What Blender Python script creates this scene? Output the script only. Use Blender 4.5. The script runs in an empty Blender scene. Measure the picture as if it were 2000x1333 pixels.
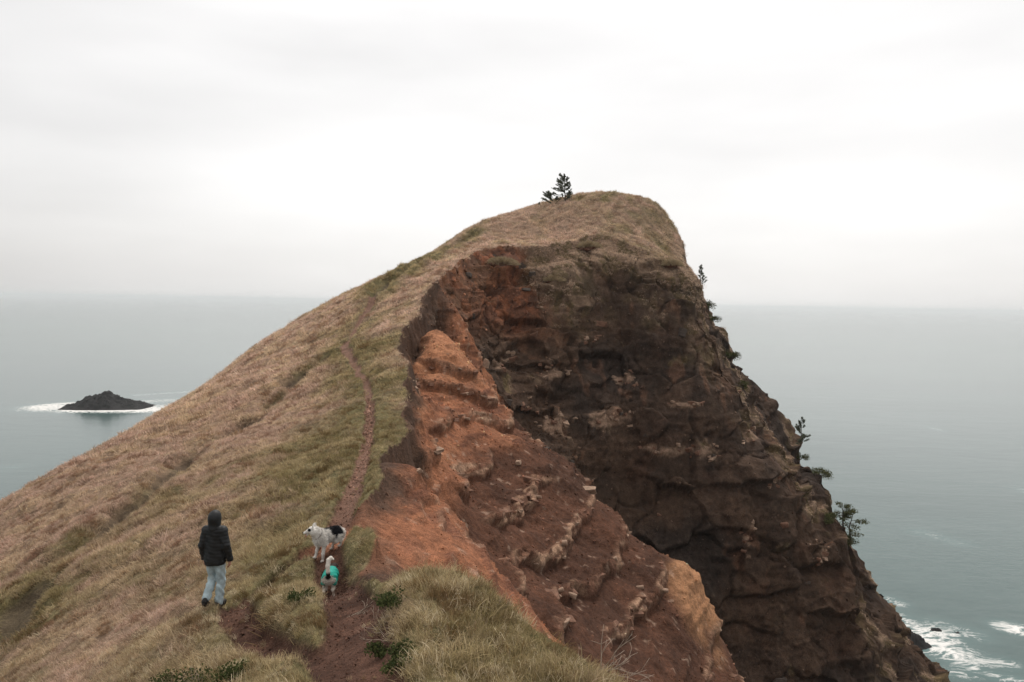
import bpy, bmesh, math, random
import numpy as np
from mathutils import Vector, Matrix, Euler

EYE = 70.0                       # eye height above the sea, metres
sc = bpy.context.scene
col = sc.collection

# ------------------------------------------------------------------ camera
PITCH, ROLL, FPX = math.radians(2.84), math.radians(0.97), 1500.0
_r0 = np.array([1.0, 0, 0]); _u0 = np.array([0, math.sin(PITCH), math.cos(PITCH)])
CAM_F = np.array([0, math.cos(PITCH), -math.sin(PITCH)])
CAM_R = math.cos(ROLL)*_r0 + math.sin(ROLL)*_u0
CAM_U = -math.sin(ROLL)*_r0 + math.cos(ROLL)*_u0
cam = bpy.data.cameras.new('camera'); cam_o = bpy.data.objects.new('camera', cam); col.objects.link(cam_o)
cam.sensor_width = 36.0; cam.lens = 36.0*FPX/2000.0; cam.clip_start = 0.1; cam.clip_end = 80000
m = Matrix.Identity(4)
for i in range(3):
    m[i][0], m[i][1], m[i][2] = CAM_R[i], CAM_U[i], -CAM_F[i]
m[2][3] = EYE
cam_o.matrix_world = m
sc.camera = cam_o

# ------------------------------------------------------------------ overcast sky, veiled sun ahead and to the right
SUN_EL, SUN_AZ = math.radians(62), math.radians(20)       # azimuth from +Y towards +X
sun_dir = Vector((math.sin(SUN_AZ)*math.cos(SUN_EL), math.cos(SUN_AZ)*math.cos(SUN_EL), math.sin(SUN_EL)))
world = bpy.data.worlds.new('World'); sc.world = world; world.use_nodes = True
nt = world.node_tree; nt.nodes.clear()
def wn(t, **kw):
    n = nt.nodes.new(t)
    for k, v in kw.items(): setattr(n, k, v)
    return n
sky = wn('ShaderNodeTexSky', sky_type='NISHITA', sun_disc=False, sun_elevation=SUN_EL, sun_rotation=SUN_AZ, altitude=70, dust_density=4.0)
bg1 = wn('ShaderNodeBackground'); bg1.inputs[1].default_value = 0.1
nt.links.new(sky.outputs[0], bg1.inputs[0])
tc = wn('ShaderNodeTexCoord')
# soft cloud deck: long low bands, thinner (brighter) round the hidden sun
mp = wn('ShaderNodeMapping'); mp.inputs['Scale'].default_value = (1.1, 1.1, 4.5)
nt.links.new(tc.outputs['Generated'], mp.inputs[0])
nz = wn('ShaderNodeTexNoise'); nz.inputs['Scale'].default_value = 1.6; nz.inputs['Detail'].default_value = 4; nz.inputs['Roughness'].default_value = .45
nt.links.new(mp.outputs[0], nz.inputs[0])
dot = wn('ShaderNodeVectorMath', operation='DOT_PRODUCT')
gd = Vector((math.sin(math.radians(9))*math.cos(math.radians(13)), math.cos(math.radians(9))*math.cos(math.radians(13)), math.sin(math.radians(13))))
dot.inputs[1].default_value = gd
nt.links.new(tc.outputs['Generated'], dot.inputs[0])
mr = wn('ShaderNodeMapRange', interpolation_type='SMOOTHSTEP')
mr.inputs['From Min'].default_value = 0.45; mr.inputs['From Max'].default_value = 1.0; mr.inputs['To Min'].default_value = 0.54; mr.inputs['To Max'].default_value = 0.79
nt.links.new(dot.outputs['Value'], mr.inputs[0])
nm = wn('ShaderNodeMapRange'); nm.inputs['From Min'].default_value = .3; nm.inputs['From Max'].default_value = .7; nm.inputs['To Min'].default_value = .85; nm.inputs['To Max'].default_value = 1.1
nt.links.new(nz.outputs[0], nm.inputs[0])
mu = wn('ShaderNodeMath', operation='MULTIPLY'); nt.links.new(mr.outputs[0], mu.inputs[0]); nt.links.new(nm.outputs[0], mu.inputs[1])
# overcast decks brighten towards the zenith
sz = wn('ShaderNodeSeparateXYZ'); nt.links.new(tc.outputs['Generated'], sz.inputs[0])
zm = wn('ShaderNodeMath', operation='MULTIPLY'); nt.links.new(sz.outputs[2], zm.inputs[0]); nt.links.new(sz.outputs[2], zm.inputs[1])
za = wn('ShaderNodeMath', operation='MULTIPLY_ADD'); nt.links.new(zm.outputs[0], za.inputs[0]); za.inputs[1].default_value = .75; za.inputs[2].default_value = 1.0
mz = wn('ShaderNodeMath', operation='MULTIPLY'); nt.links.new(mu.outputs[0], mz.inputs[0]); nt.links.new(za.outputs[0], mz.inputs[1])
bg2 = wn('ShaderNodeBackground'); bg2.inputs[0].default_value = (1.0, .985, .97, 1)
nt.links.new(mz.outputs[0], bg2.inputs[1])
mx = wn('ShaderNodeMixShader'); mx.inputs[0].default_value = 0.92
nt.links.new(bg1.outputs[0], mx.inputs[1]); nt.links.new(bg2.outputs[0], mx.inputs[2])
wo = wn('ShaderNodeOutputWorld'); nt.links.new(mx.outputs[0], wo.inputs[0])

sun = bpy.data.lights.new('sun', 'SUN'); sun.energy = 1.5; sun.angle = math.radians(22); sun.color = (1, .95, .88)
sun_o = bpy.data.objects.new('sun', sun); col.objects.link(sun_o)
sun_o.rotation_euler = (-sun_dir).to_track_quat('-Z', 'Y').to_euler(); sun_o.location = (20, 30, EYE+60)

vs = sc.view_settings; vs.view_transform = 'Standard'; vs.look = 'None'; vs.exposure = 0.35; vs.gamma = 1.0; vs.use_curve_mapping = False
sc.render.engine = 'CYCLES'; sc.cycles.use_denoising = True; sc.cycles.max_bounces = 6; sc.cycles.diffuse_bounces = 3
sc.cycles.transparent_max_bounces = 8; sc.cycles.volume_bounces = 2
# pale bedded bands on the dark face: centre (x, y, z from the eye) and radii
PALE = [((.5, 71.5, -5.4), (2.2, 3, 1.3)), ((4.1, 75, -6.6), (2.4, 3, .9)), ((11.8, 78, -7.5), (1.4, 3, 1.0)), ((2.9, 68.5, -10.2), (2.2, 4, 1.9)), ((4.6, 72, -11.4), (2.2, 4, 1.5)),
        ((10.0, 75.6, -11.6), (3.4, 4, 1.6)), ((15.7, 74.3, -14.35), (3.6, 4, .9)), ((19.5, 75.6, -14.2), (2.0, 4, 1.3)), ((24.7, 79.5, -13.2), (2.0, 4, .9)), ((23.1, 72.6, -22), (.7, 3, 2.6)),
        ((30.8, 75.1, -24.2), (1.0, 3, 1.8)), ((8.2, 76, -3.6), (1.0, 3, .5)), ((17.5, 77, -10), (2.4, 3, .4)), ((26.5, 78.5, -17.5), (1.2, 3, .7))]
# ------------------------------------------------------------------ terrain maths (numpy only)
# x right, y away from the camera, z relative to the camera's eye (EYE metres above the sea)

def at(px, py, y):
    """survey point: sight line through a photo point, taken at distance y"""
    d = CAM_F + (px-1000)/FPX*CAM_R + (666.5-py)/FPX*CAM_U
    return d*(y/d[1])

def _hash(ix, iy, iz, seed):
    h = (ix.astype(np.uint32)*np.uint32(374761393) + iy.astype(np.uint32)*np.uint32(668265263)
         + iz.astype(np.uint32)*np.uint32(2147483647) + np.uint32((seed*1274126177 + 12345) & 0xffffffff))
    h = (h ^ (h >> np.uint32(13)))*np.uint32(1274126177)
    h = (h ^ (h >> np.uint32(16)))*np.uint32(2246822519)
    return h ^ (h >> np.uint32(15))

def vnoise(p, seed=0):
    """smooth 3D value noise in -1..1, p (n,3)"""
    p = np.asarray(p, dtype=np.float32)
    f = np.floor(p); t = p-f; i = f.astype(np.int64).astype(np.int32)
    t = t*t*t*(t*(t*6-15)+10)
    out = 0
    for dx in (0, 1):
        wx = t[:, 0] if dx else 1-t[:, 0]
        for dy in (0, 1):
            wy = wx*(t[:, 1] if dy else 1-t[:, 1])
            for dz in (0, 1):
                w = wy*(t[:, 2] if dz else 1-t[:, 2])
                out = out + w*(_hash(i[:, 0]+dx, i[:, 1]+dy, i[:, 2]+dz, seed).astype(np.float32)/np.float32(4294967295))
    return out*2-1

def fbm(p, octv=4, seed=0, gain=0.5, ridged=False):
    p = np.asarray(p, dtype=np.float32); a = 1.0; s = 0; n = 0
    c, sn = 0.8, 0.6
    for o in range(octv):
        v = vnoise(p, seed+o*17)
        if ridged: v = 1-2*np.abs(v)
        s = s+a*v; n += a; a *= gain
        p = np.stack([c*p[:, 0]-sn*p[:, 1], sn*p[:, 0]+c*p[:, 1], p[:, 2]], 1)*2.03+7.7
    return s/n

def worley(p, seed=0, tilt=False):
    """F1, F2-F1 and id of cell"""
    p = np.asarray(p, dtype=np.float32)
    f = np.floor(p); t = p-f; i = f.astype(np.int64).astype(np.int32)
    f1 = np.full(len(p), 9, np.float32); f2 = f1.copy(); cid = np.zeros(len(p), np.float32); tl = cid
    for dx in (-1, 0, 1):
        for dy in (-1, 0, 1):
            for dz in (-1, 0, 1):
                h = _hash(i[:, 0]+dx, i[:, 1]+dy, i[:, 2]+dz, seed)
                qx = dx+(h & np.uint32(1023)).astype(np.float32)/1023
                qy = dy+((h >> np.uint32(10)) & np.uint32(1023)).astype(np.float32)/1023
                qz = dz+((h >> np.uint32(20)) & np.uint32(1023)).astype(np.float32)/1023
                d = np.sqrt((t[:, 0]-qx)**2+(t[:, 1]-qy)**2+(t[:, 2]-qz)**2)
                m = d < f1
                f2 = np.where(m, f1, np.minimum(f2, d)); f1 = np.where(m, d, f1)
                cid = np.where(m, (h % np.uint32(9973)).astype(np.float32)/9973, cid)
                if tilt: tl = np.where(m, (t[:, 0]-qx)*((h >> np.uint32(3) & np.uint32(255)).astype(np.float32)/127.5-1)+(t[:, 1]-qy)*((h >> np.uint32(13) & np.uint32(255)).astype(np.float32)/127.5-1)+(t[:, 2]-qz)*((h >> np.uint32(22) & np.uint32(255)).astype(np.float32)/127.5-1), tl)
    return (f1, f2-f1, cid, tl) if tilt else (f1, f2-f1, cid)

def sstep(a, b, x):
    t = np.clip((x-a)/(b-a), 0, 1); return t*t*(3-2*t)

class TPS:
    def __init__(s, P, smooth=0.0, k=1.0):
        P = np.array(P, float); s.c = P[:, :2]; n = len(P)
        r = np.linalg.norm(s.c[:, None]-s.c[None], axis=2)
        K = s.phi(r)+np.eye(n)*smooth; Q = np.c_[np.ones(n), s.c]
        A = np.zeros((n+3, n+3)); A[:n, :n] = K; A[:n, n:] = Q; A[n:, :n] = Q.T
        s.w = np.linalg.solve(A, np.r_[P[:, 2], 0, 0, 0])
    @staticmethod
    def phi(r):
        return r*r*np.log(r+1e-9)
    def __call__(s, x, y):
        o = s.w[-3]+s.w[-2]*x+s.w[-1]*y
        for (cx, cy), w in zip(s.c, s.w):
            r2 = (x-cx)**2+(y-cy)**2+1e-12
            o = o+w*0.5*r2*np.log(r2)
        return o

def pts(rows):
    return [tuple(at(*r)) for r in rows]

# --- the grass surface: ridge top, left slope, cap of the headland
G_PTS = pts([
    (0, 1333, 16.6), (200, 1333, 12.8), (400, 1333, 10.2), (600, 1333, 8.5), (700, 1333, 8.0), (900, 1333, 8.0), (1180, 1333, 8.1),
    (425, 1178, 13.4), (640, 1072, 16.4), (645, 1142, 15.0), (690, 1200, 11), (690, 1155, 12.4), (560, 1160, 12.8), (800, 1160, 10.4),
    (900, 1122, 11), (1000, 1190, 10), (1100, 1270, 9), (900, 1240, 9.1), (735, 1068, 15.6), (718, 1042, 16.6), (690, 1005, 19),
    (745, 930, 22), (690, 950, 22), (720, 870, 28), (785, 850, 30), (725, 800, 36), (795, 770, 38), (715, 725, 46), (778, 690, 48),
    (690, 668, 55), (803, 625, 57.5), (722, 605, 67), (848, 562, 68), (830, 513, 80), (923, 492, 80),
    (640, 603, 86), (785, 536, 91), (945, 436, 95), (480, 694, 73), (320, 803, 58), (160, 898, 46), (0, 984, 38),
    (500, 900, 30), (300, 1000, 27), (400, 850, 43), (550, 800, 44), (600, 700, 60), (540, 950, 24), (150, 1100, 23.5), (330, 1180, 16.2),
    (1190, 377, 100), (1300, 416, 97), (1060, 402, 98.5), (1345, 500, 93), (1180, 455, 88), (1060, 460, 90), (1290, 460, 92), (1000, 470, 87),
]) + [(0, 0, -1.65), (-6, 0, -4.0), (0, -20, 1.5), (-14, -15, -8), (4, -5, -1.5), (3, 3, -2.6),
      (-33, 75, -13), (-34, 58, -15.5), (-34, 46, -17.5), (-33, 34, -19), (-30, 95, -9), (-60, 50, -42), (-100, 50, -75),
      (-60, 95, -42), (-100, 95, -78), (-40, 10, -30), (-80, 10, -65), (-25, 2, -19), (-40, -15, -32), (-16, 4, -12),
      (8, 30, -3), (10, 55, 1), (13, 112, 11), (22, 110, 5), (0, 112, 10), (-12, 112, 3), (29, 97, -8), (22.8, 99, 4.5), (5, 15, -4), (-24, 112, -4)]

# --- rim where the turf breaks off: ridge edge, gully head, edge of the cap, far side
RIM = [(3.6, -20, 1.2), (2.6, 0, -2.2), (1.9, 6, -3.4)] + pts([
    (1200, 1325, 8.3), (1090, 1240, 9.2), (1000, 1170, 10.2), (900, 1122, 11.2), (830, 1122, 11.8), (775, 1138, 12.2), (738, 1162, 12.6),
    (708, 1150, 13.1), (692, 1112, 14.2), (722, 1078, 15.1), (740, 1058, 15.8), (722, 1034, 16.8), (690, 1016, 18.0), (680, 1000, 18.8), (700, 988, 19.3),
    (738, 962, 20.5), (748, 930, 21.8), (736, 908, 23.4), (742, 893, 25), (780, 868, 27.8), (787, 846, 30), (784, 815, 33),
    (797, 775, 38), (791, 735, 42.5), (777, 690, 48), (786, 655, 52.5), (805, 620, 58), (836, 577, 66), (852, 556, 70),
    (880, 525, 74), (925, 492, 80), (1000, 488, 82.5), (1060, 512, 82.5), (1130, 478, 86), (1180, 462, 87.5), (1240, 485, 86.5), (1300, 500, 87), (1325, 512, 90)]) + [
    (21.6, 97, 4.0), (21.5, 106, 6), (16, 114, 8), (0, 119, 7), (-20, 121, -4), (-50, 118, -34), (-120, 110, -80)]

# --- the eroded red scoop right of the ridge
D_PTS = pts([
    (851, 630, 56.4), (860, 646, 56.0), (842, 652, 55.4), (885, 676, 55.4), (830, 676, 54.2), (915, 703, 55), (960, 762, 53.5), (1000, 832, 52), (1045, 862, 51), (1140, 938, 50), (1200, 1012, 49), (1290, 1092, 47),
    (1350, 1112, 46), (1376, 1185, 44), (1390, 1260, 42), (1410, 1333, 40),
    (812, 760, 43), (880, 800, 47), (850, 900, 39), (930, 900, 43), (980, 1000, 38.5), (1100, 1050, 40), (1200, 1150, 39),
    (1300, 1250, 38), (1100, 1200, 33), (1200, 1333, 30), (1000, 1130, 31),
    (775, 925, 22.8), (800, 918, 23.4), (872, 988, 23.8), (882, 1022, 23.2), (908, 1058, 22.8), (962, 1112, 21.8), (1028, 1182, 20.6),
    (780, 1040, 18.5), (840, 1100, 17.3), (745, 1100, 15.6), (720, 1120, 14.2), (740, 1000, 20), (760, 960, 21.5),
    (812, 840, 31), (815, 800, 36)]) + [
    (-5.4, 27.5, -6.6), (-2.4, 30, -9.6), (0.8, 27, -12.2), (4, 24, -15.5), (-3.0, 33, -9.0), (-1.2, 35, -10.2),
    (-6.6, 51, -5.0), (-6.75, 55, -4.0), (-6.35, 57.6, -4.0), (-6.5, 59.5, -3.9), (-6.2, 63.5, -2.4), (-4.6, 60.5, -4.8),
    (-2.5, 59, -6.5), (1.5, 57, -11.5), (5, 56.5, -16), (9, 55, -21), (13, 53, -26),
    (13, 46, -20), (15.5, 42, -26), (14, 37, -25), (20, 40, -36), (30, 25, -56), (14, 20, -30), (7, 12, -16), (4, 8, -8.5), (5, 3, -8),
    (1.6, 12, -6.4), (0.3, 14.5, -6.6), (2.5, 16, -9.5), (-1.2, 14, -5.8), (20, 0, -30), (45, 0, -70), (45, 45, -72), (30, 62, -60), (3.5, 20, -12), (12, 30, -24)]

_G, _D = TPS(G_PTS, 0.02), TPS(D_PTS, 0.05)
RIM = np.array(RIM, float); HEAD = 32

def seg_dist(x, y, a, b):
    dx, dy = b[0]-a[0], b[1]-a[1]; L2 = dx*dx+dy*dy
    t = np.clip(((x-a[0])*dx+(y-a[1])*dy)/L2, 0, 1)
    ex, ey = x-(a[0]+t*dx), y-(a[1]+t*dy)
    return np.sqrt(ex*ex+ey*ey), t, dx*ey-dy*ex

def poly_dist(x, y, P):
    best = np.full(x.shape, 1e9); par = np.zeros(x.shape)
    for i in range(len(P)-1):
        d, t, _ = seg_dist(x, y, P[i], P[i+1])
        m = d < best; best = np.where(m, d, best); par = np.where(m, i+t, par)
    return best, par

# trails, as polylines on the ground
TRAIL = np.array(pts([(680, 1420, 6.6), (695, 1333, 8), (690, 1240, 10), (695, 1190, 11.3), (672, 1160, 12.6), (648, 1140, 15), (640, 1075, 16.4), (655, 1040, 17.6), (668, 1010, 19),
    (690, 950, 22), (712, 900, 25.5), (722, 850, 30), (722, 800, 36), (716, 745, 43), (690, 705, 49.5), (672, 680, 53.5), (676, 650, 58), (700, 620, 64.5), (722, 602, 67.5), (750, 570, 74), (830, 510, 81), (880, 480, 85), (950, 446, 91)]))
TRAIL_W = np.array([.6, .5, .45, .42, .36, .3, .3, .36, .32, .27, .23, .21, .2, .2, .24, .4, .26, .3, .4, .16, .1, .06, .03])
BRANCH = np.array(pts([(640, 1052, 17.1), (600, 1060, 16.6), (560, 1085, 15.9), (500, 1110, 15.0), (465, 1150, 13.9), (458, 1185, 13.0), (500, 1235, 11.3), (570, 1270, 10.0), (660, 1290, 9.1)]))
BRANCH_W = np.array([.3, .22, .12, .15, .3, .3, .3, .3, .3])
RUT = np.array(pts([(0, 1195, 20), (60, 1115, 23.5), (200, 1030, 27.5), (300, 950, 31.5), (365, 895, 36), (425, 868, 39), (560, 765, 49), (650, 705, 54)]))
TRENCH = np.array(pts([(735, 588, 71), (760, 562, 75), (800, 537, 78), (832, 516, 80.8), (880, 484, 85.5), (925, 455, 90)]))
RUT2 = np.array(pts([(170, 1330, 13.0), (240, 1255, 14.3), (330, 1210, 15.0), (390, 1165, 14.6), (430, 1140, 14.6)]))

def trailmask(x, y, P, W, grow=0.0, soft=0.25):
    d, par = poly_dist(x, y, P)
    w = np.interp(par, np.arange(len(P)), W)+grow
    return 1-sstep(1-soft*1.6, 1+soft*1.6, d/np.maximum(w, .05)), d

def terrain(x, y, detail=True):
    """height and masks at plan positions (flat arrays)"""
    x = np.asarray(x, float).ravel(); y = np.asarray(y, float).ravel(); n = len(x)
    zero = np.zeros(n, np.float32)
    P2 = np.stack([x, y, zero], 1).astype(np.float32)
    G = _G(x, y)
    # ragged rim: warp the plan position a little before measuring to the rim
    far = np.clip(y/40, .35, 1.6)
    wx = fbm(P2/1.3, 3, 5)*.22*far+fbm(P2/5.0, 2, 8)*.5*far*sstep(14, 40, y)
    wy = fbm(P2/1.3+31, 3, 6)*.22*far
    X, Y = x+wx, y+wy
    best = np.full(n, 1e9); side = np.zeros(n); F = np.full(n, -1e9); par = np.zeros(n)
    # buttresses on the rock: vary the apparent distance from the rim
    bt = fbm(P2/10.0+3, 2, 11, ridged=True)*1.5+fbm(P2/3.2, 2, 12)*.15; lipn = fbm(P2/.9, 3, 13)*.4+fbm(P2/2.7, 2, 14)*.5
    for i in range(len(RIM)-1):
        a, b = RIM[i], RIM[i+1]
        d, t, s = seg_dist(X, Y, a, b)
        m = d < best-1e-9
        side = np.where(m, s, side); best = np.where(m, d, best); par = np.where(m, i+t, par)
        zz = a[2]+t*(b[2]-a[2])
        dd = np.maximum(d-bt*sstep(2, 9, d), 0)
        if i < HEAD-1:                            # along the ridge: a short steep bank only
            F = np.maximum(F, zz-.25-3.0*np.maximum(d-np.clip(lipn, -.3, .7)*sstep(.1, .8, d), 0)); continue
        ex = np.clip((X-(a[0]+t*(b[0]-a[0])))/np.maximum(d, .01), 0, 1)      # flatter where it faces right
        F = np.maximum(F, zz-np.where(dd < 2.2, .95*dd, 2.09+(2.15-.49*ex*ex)*(dd-2.2)-.006*(1-ex)*np.clip(dd-8, 0, 34)**2))
    s = np.where(side < 0, best, -best)          # >0: outside, on the cliff
    D0 = _D(x, y)
    # ledges in the red beds
    zz = D0+fbm(np.stack([x/8, y/8, zero], 1), 2, 21)*1.5+fbm(np.stack([x/1.6, y/1.6, zero], 1), 2, 121)*.3
    per = 1.7; q = zz/per; k = np.floor(q); f = q-k
    amp = sstep(-.3, .1, fbm(np.stack([x/8, y/8, k*3.1], 1), 2, 22))*sstep(19, 27, y)*.95
    sh = np.where(f < .8, f*.55, .44+(f-.8)*2.8)
    D = D0+(sh-f)*per*amp
    ledge = amp*sstep(.80, .88, f)*(1-sstep(.98, 1.0, f))
    q2 = (D0+fbm(np.stack([x/1.5, y/1.5, zero], 1), 2, 24)*.25)/.42; k2 = np.floor(q2); f2 = q2-k2
    a2 = sstep(-.15, .3, fbm(np.stack([x/1.8, y/1.8, k2*2.7], 1), 2, 25))*sstep(29, 25, y)*sstep(14, 17, y)
    D = D+(np.where(f2 < .7, f2*.4, .28+(f2-.7)*2.4)-f2)*.42*a2
    ledge = np.maximum(ledge, a2*.4*sstep(.68, .75, f2))
    D = D+fbm(np.stack([x/2.2, y/2.2, zero], 1), 3, 23)*.34*np.clip(y/30, .4, 1)
    C = np.maximum(D, F)
    isF = F > D
    lipw = .28*far
    z = np.where(s <= 0, G, np.minimum(G, G+(C-G)*sstep(0, 1, s/lipw)))
    # far out: shelve into the sea bed
    z = np.maximum(z, -EYE-6.0)
    inside = s <= 0
    # turf relief and trails
    tm, td = trailmask(x+fbm(P2/.8, 3, 41)*.2*far, y, TRAIL, TRAIL_W)
    bm, bd = trailmask(x+fbm(P2/.7, 2, 42)*.12, y, BRANCH, BRANCH_W)
    rut, _ = poly_dist(x+fbm(P2/1.5, 2, 43)*.5, y, RUT); rut2, _ = poly_dist(x+fbm(P2/1.0, 2, 44)*.25, y, RUT2)
    rm = np.clip(1.3-rut/.75, 0, 1)*sstep(-.45, .1, fbm(P2/2.5, 2, 45)); rm2 = np.clip(1.2-rut2/.35, 0, 1)*sstep(-.5, .1, fbm(P2/1.2, 2, 145))
    tre, _ = poly_dist(x+fbm(P2/2, 2, 46)*.5, y, TRENCH); rm3 = np.clip(1.3-tre/.9, 0, 1)
    path = np.maximum(tm, bm)
    hum = fbm(P2/1.6, 4, 31)*.16*np.clip(y/16, .55, 1.5)+fbm(P2/.45, 2, 32)*.05
    hum = hum+.22*(.5-np.abs(fbm(np.stack([x/1.1, y/1.1, zero], 1), 2, 33)))*sstep(6, 12, y)*np.clip(y/30, .6, 1.3)+.25*sstep(80, 86, y)*fbm(P2/3.0, 2, 34)
    zt = z+hum*(1-.85*path)-path*(.17+.1*sstep(30, 10, y))-rm*.75-rm2*.35-rm3*.8+.45*np.exp(-((tre-1.6)/.7)**2)*sstep(0, 1, -s/1.5)
    zt = zt+np.exp(-((td-.75)/.3)**2)*.07*sstep(40, 12, y)
    z = np.where(inside, zt, z+(hum*(1-.85*path)-path*(.17+.1*sstep(30, 10, y)))*np.clip(1-s/1.2, 0, 1))
    # old trench above the trail near the headland
    return dict(x=x, y=y, z=z, s=s, G=G, D=D, F=F, isF=isF & ~inside, inside=inside, path=path*inside, rut=np.maximum(np.maximum(rm, rm2), rm3*.8)*inside,
                ledge=ledge*(~inside), par=par, td=td)

def ground_z(x, y):
    return float(terrain(np.array([x]), np.array([y]))['z'][0])

def axis(*seg):
    out = []
    for a, b, st in seg:
        n = max(1, int(round((b-a)/st))); out.append(np.linspace(a, b, n, endpoint=False))
    return np.concatenate(out+[np.array([seg[-1][1]])])

GX = axis((-130, -40, 2.2), (-40, -27, .45), (-27, -13, .22), (-13, -8.5, .09), (-8.5, 3, .06), (3, 12, .085), (12, 32, .115), (32, 54, .2), (54, 110, 1.6))
GY = axis((-20, 5, .6), (5, 7, .15), (7, 17, .05), (17, 30, .07), (30, 52, .085), (52, 68, .1), (68, 93, .075), (93, 104, .25), (104, 150, 1.5))
# ------------------------------------------------------------------ helpers
def mesh_obj(name, verts, faces, mat=None, parent=None, smooth=True):
    me = bpy.data.meshes.new(name)
    verts = np.ascontiguousarray(verts, dtype=np.float32); faces = np.asarray(faces, dtype=np.int32)
    nv, nf, k = len(verts), len(faces), faces.shape[1]
    me.vertices.add(nv); me.vertices.foreach_set('co', verts.ravel())
    me.loops.add(nf*k); me.loops.foreach_set('vertex_index', faces.ravel())
    me.polygons.add(nf); me.polygons.foreach_set('loop_start', np.arange(0, nf*k, k, dtype=np.int32))
    me.polygons.foreach_set('loop_total', np.full(nf, k, np.int32))
    me.polygons.foreach_set('use_smooth', np.full(nf, smooth, dtype=bool))
    me.update(calc_edges=True)
    o = bpy.data.objects.new(name, me); col.objects.link(o)
    if mat: me.materials.append(mat)
    if parent: o.parent = parent
    return o

def add_col(o, name, rgb):
    a = o.data.color_attributes.new(name, 'FLOAT_COLOR', 'POINT')
    c = np.ones((len(rgb), 4), np.float32); c[:, :3] = rgb
    a.data.foreach_set('color', c.ravel())

def add_float(o, name, v):
    a = o.data.attributes.new(name, 'FLOAT', 'POINT'); a.data.foreach_set('value', np.ascontiguousarray(v, dtype=np.float32))

def tag(o, label=None, cat=None, group=None, kind=None):
    if label: o['label'] = label
    if cat: o['category'] = cat
    if group: o['group'] = group
    if kind: o['kind'] = kind
    return o

class NT:
    """small node-tree writer"""
    def __init__(s, name):
        s.mat = bpy.data.materials.new(name); s.mat.use_nodes = True; s.t = s.mat.node_tree; s.t.nodes.clear()
        s.out = s.n('ShaderNodeOutputMaterial')
    def n(s, ty, **kw):
        nd = s.t.nodes.new(ty); ins = kw.pop('ins', {})
        for k, v in kw.items(): setattr(nd, k, v)
        for k, v in ins.items():
            if isinstance(v, bpy.types.NodeSocket): s.t.links.new(v, nd.inputs[k])
            else: nd.inputs[k].default_value = v
        return nd
    def link(s, a, b): s.t.links.new(a, b)
    def noise(s, vec, scale, detail=4, rough=.55, dist=0.0):
        return s.n('ShaderNodeTexNoise', ins={'Vector': vec, 'Scale': scale, 'Detail': detail, 'Roughness': rough, 'Distortion': dist}).outputs[0]
    def ramp(s, fac, lo, hi, a=0.0, b=1.0):
        return s.n('ShaderNodeMapRange', interpolation_type='SMOOTHSTEP', ins={0: fac, 1: lo, 2: hi, 3: a, 4: b}).outputs[0]
    def mix(s, fac, a, b, mode='MIX'):
        nd = s.n('ShaderNodeMix', data_type='RGBA', blend_type=mode)
        for i, v in ((0, fac), (6, a), (7, b)):
            if isinstance(v, bpy.types.NodeSocket): s.link(v, nd.inputs[i])
            else: nd.inputs[i].default_value = v if i == 0 else (tuple(v)+(1,))[:4]
        return nd.outputs[2]
    def math(s, op, a, b=0.0):
        nd = s.n('ShaderNodeMath', operation=op)
        for i, v in ((0, a), (1, b)):
            if isinstance(v, bpy.types.NodeSocket): s.link(v, nd.inputs[i])
            else: nd.inputs[i].default_value = v
        return nd.outputs[0]
    def bump(s, h, strength=.5, dist=.05):
        return s.n('ShaderNodeBump', ins={'Height': h, 'Strength': strength, 'Distance': dist}).outputs[0]
    def bsdf(s, color, rough=.9, normal=None, spec=.2, **ins):
        b = s.n('ShaderNodeBsdfPrincipled')
        d = {'Base Color': color, 'Roughness': rough, 'Specular IOR Level': spec}; d.update(ins)
        for k, v in d.items():
            if isinstance(v, bpy.types.NodeSocket): s.link(v, b.inputs[k])
            elif isinstance(v, (tuple, list)) and len(v) == 3: b.inputs[k].default_value = tuple(v)+(1,)
            else: b.inputs[k].default_value = v
        if normal is not None: s.link(normal, b.inputs['Normal'])
        s.link(b.outputs[0], s.out.inputs[0]); return b

def ground_material(name, fine, bumpd, mott=(.72, 1.3), rough=.95):
    t = NT(name)
    pos = t.n('ShaderNodeNewGeometry').outputs['Position']
    c = t.n('ShaderNodeAttribute', attribute_name='Col').outputs['Color']
    n1 = t.noise(pos, fine, 6, .62); n2 = t.noise(pos, fine*.22, 4, .6); n3 = t.noise(pos, fine*5, 3, .6)
    v = t.math('MULTIPLY', t.ramp(n1, .28, .72, mott[0], mott[1]), t.ramp(n2, .3, .7, .82, 1.18))
    sp = t.noise(pos, fine*7.0, 2, .7); v = t.math('MULTIPLY', v, t.ramp(sp, .34, .66, .62, 1.38))
    cc = t.mix(1.0, c, t.n('ShaderNodeCombineColor', ins={0: v, 1: v, 2: v}).outputs[0], 'MULTIPLY')
    vo = t.n('ShaderNodeTexVoronoi', ins={'Vector': pos, 'Scale': fine*2.2}).outputs['Distance']
    h = t.math('ADD', t.math('ADD', t.math('MULTIPLY', n1, .7), t.math('MULTIPLY', vo, -.45)), t.math('MULTIPLY', n3, .4))
    t.bsdf(cc, rough, t.bump(h, .9, bumpd), .12)
    return t.mat

def solid(name, rgb, rough=.8, var=.15, scale=20., bumpd=0.0, spec=.3, **kw):
    t = NT(name); pos = t.n('ShaderNodeTexCoord').outputs['Object']
    n = t.noise(pos, scale, 4, .6); v = t.ramp(n, .3, .7, 1-var, 1+var)
    cc = t.mix(1.0, rgb, t.n('ShaderNodeCombineColor', ins={0: v, 1: v, 2: v}).outputs[0], 'MULTIPLY')
    t.bsdf(cc, rough, t.bump(n, .6, bumpd) if bumpd else None, spec, **kw)
    return t.mat

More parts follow.
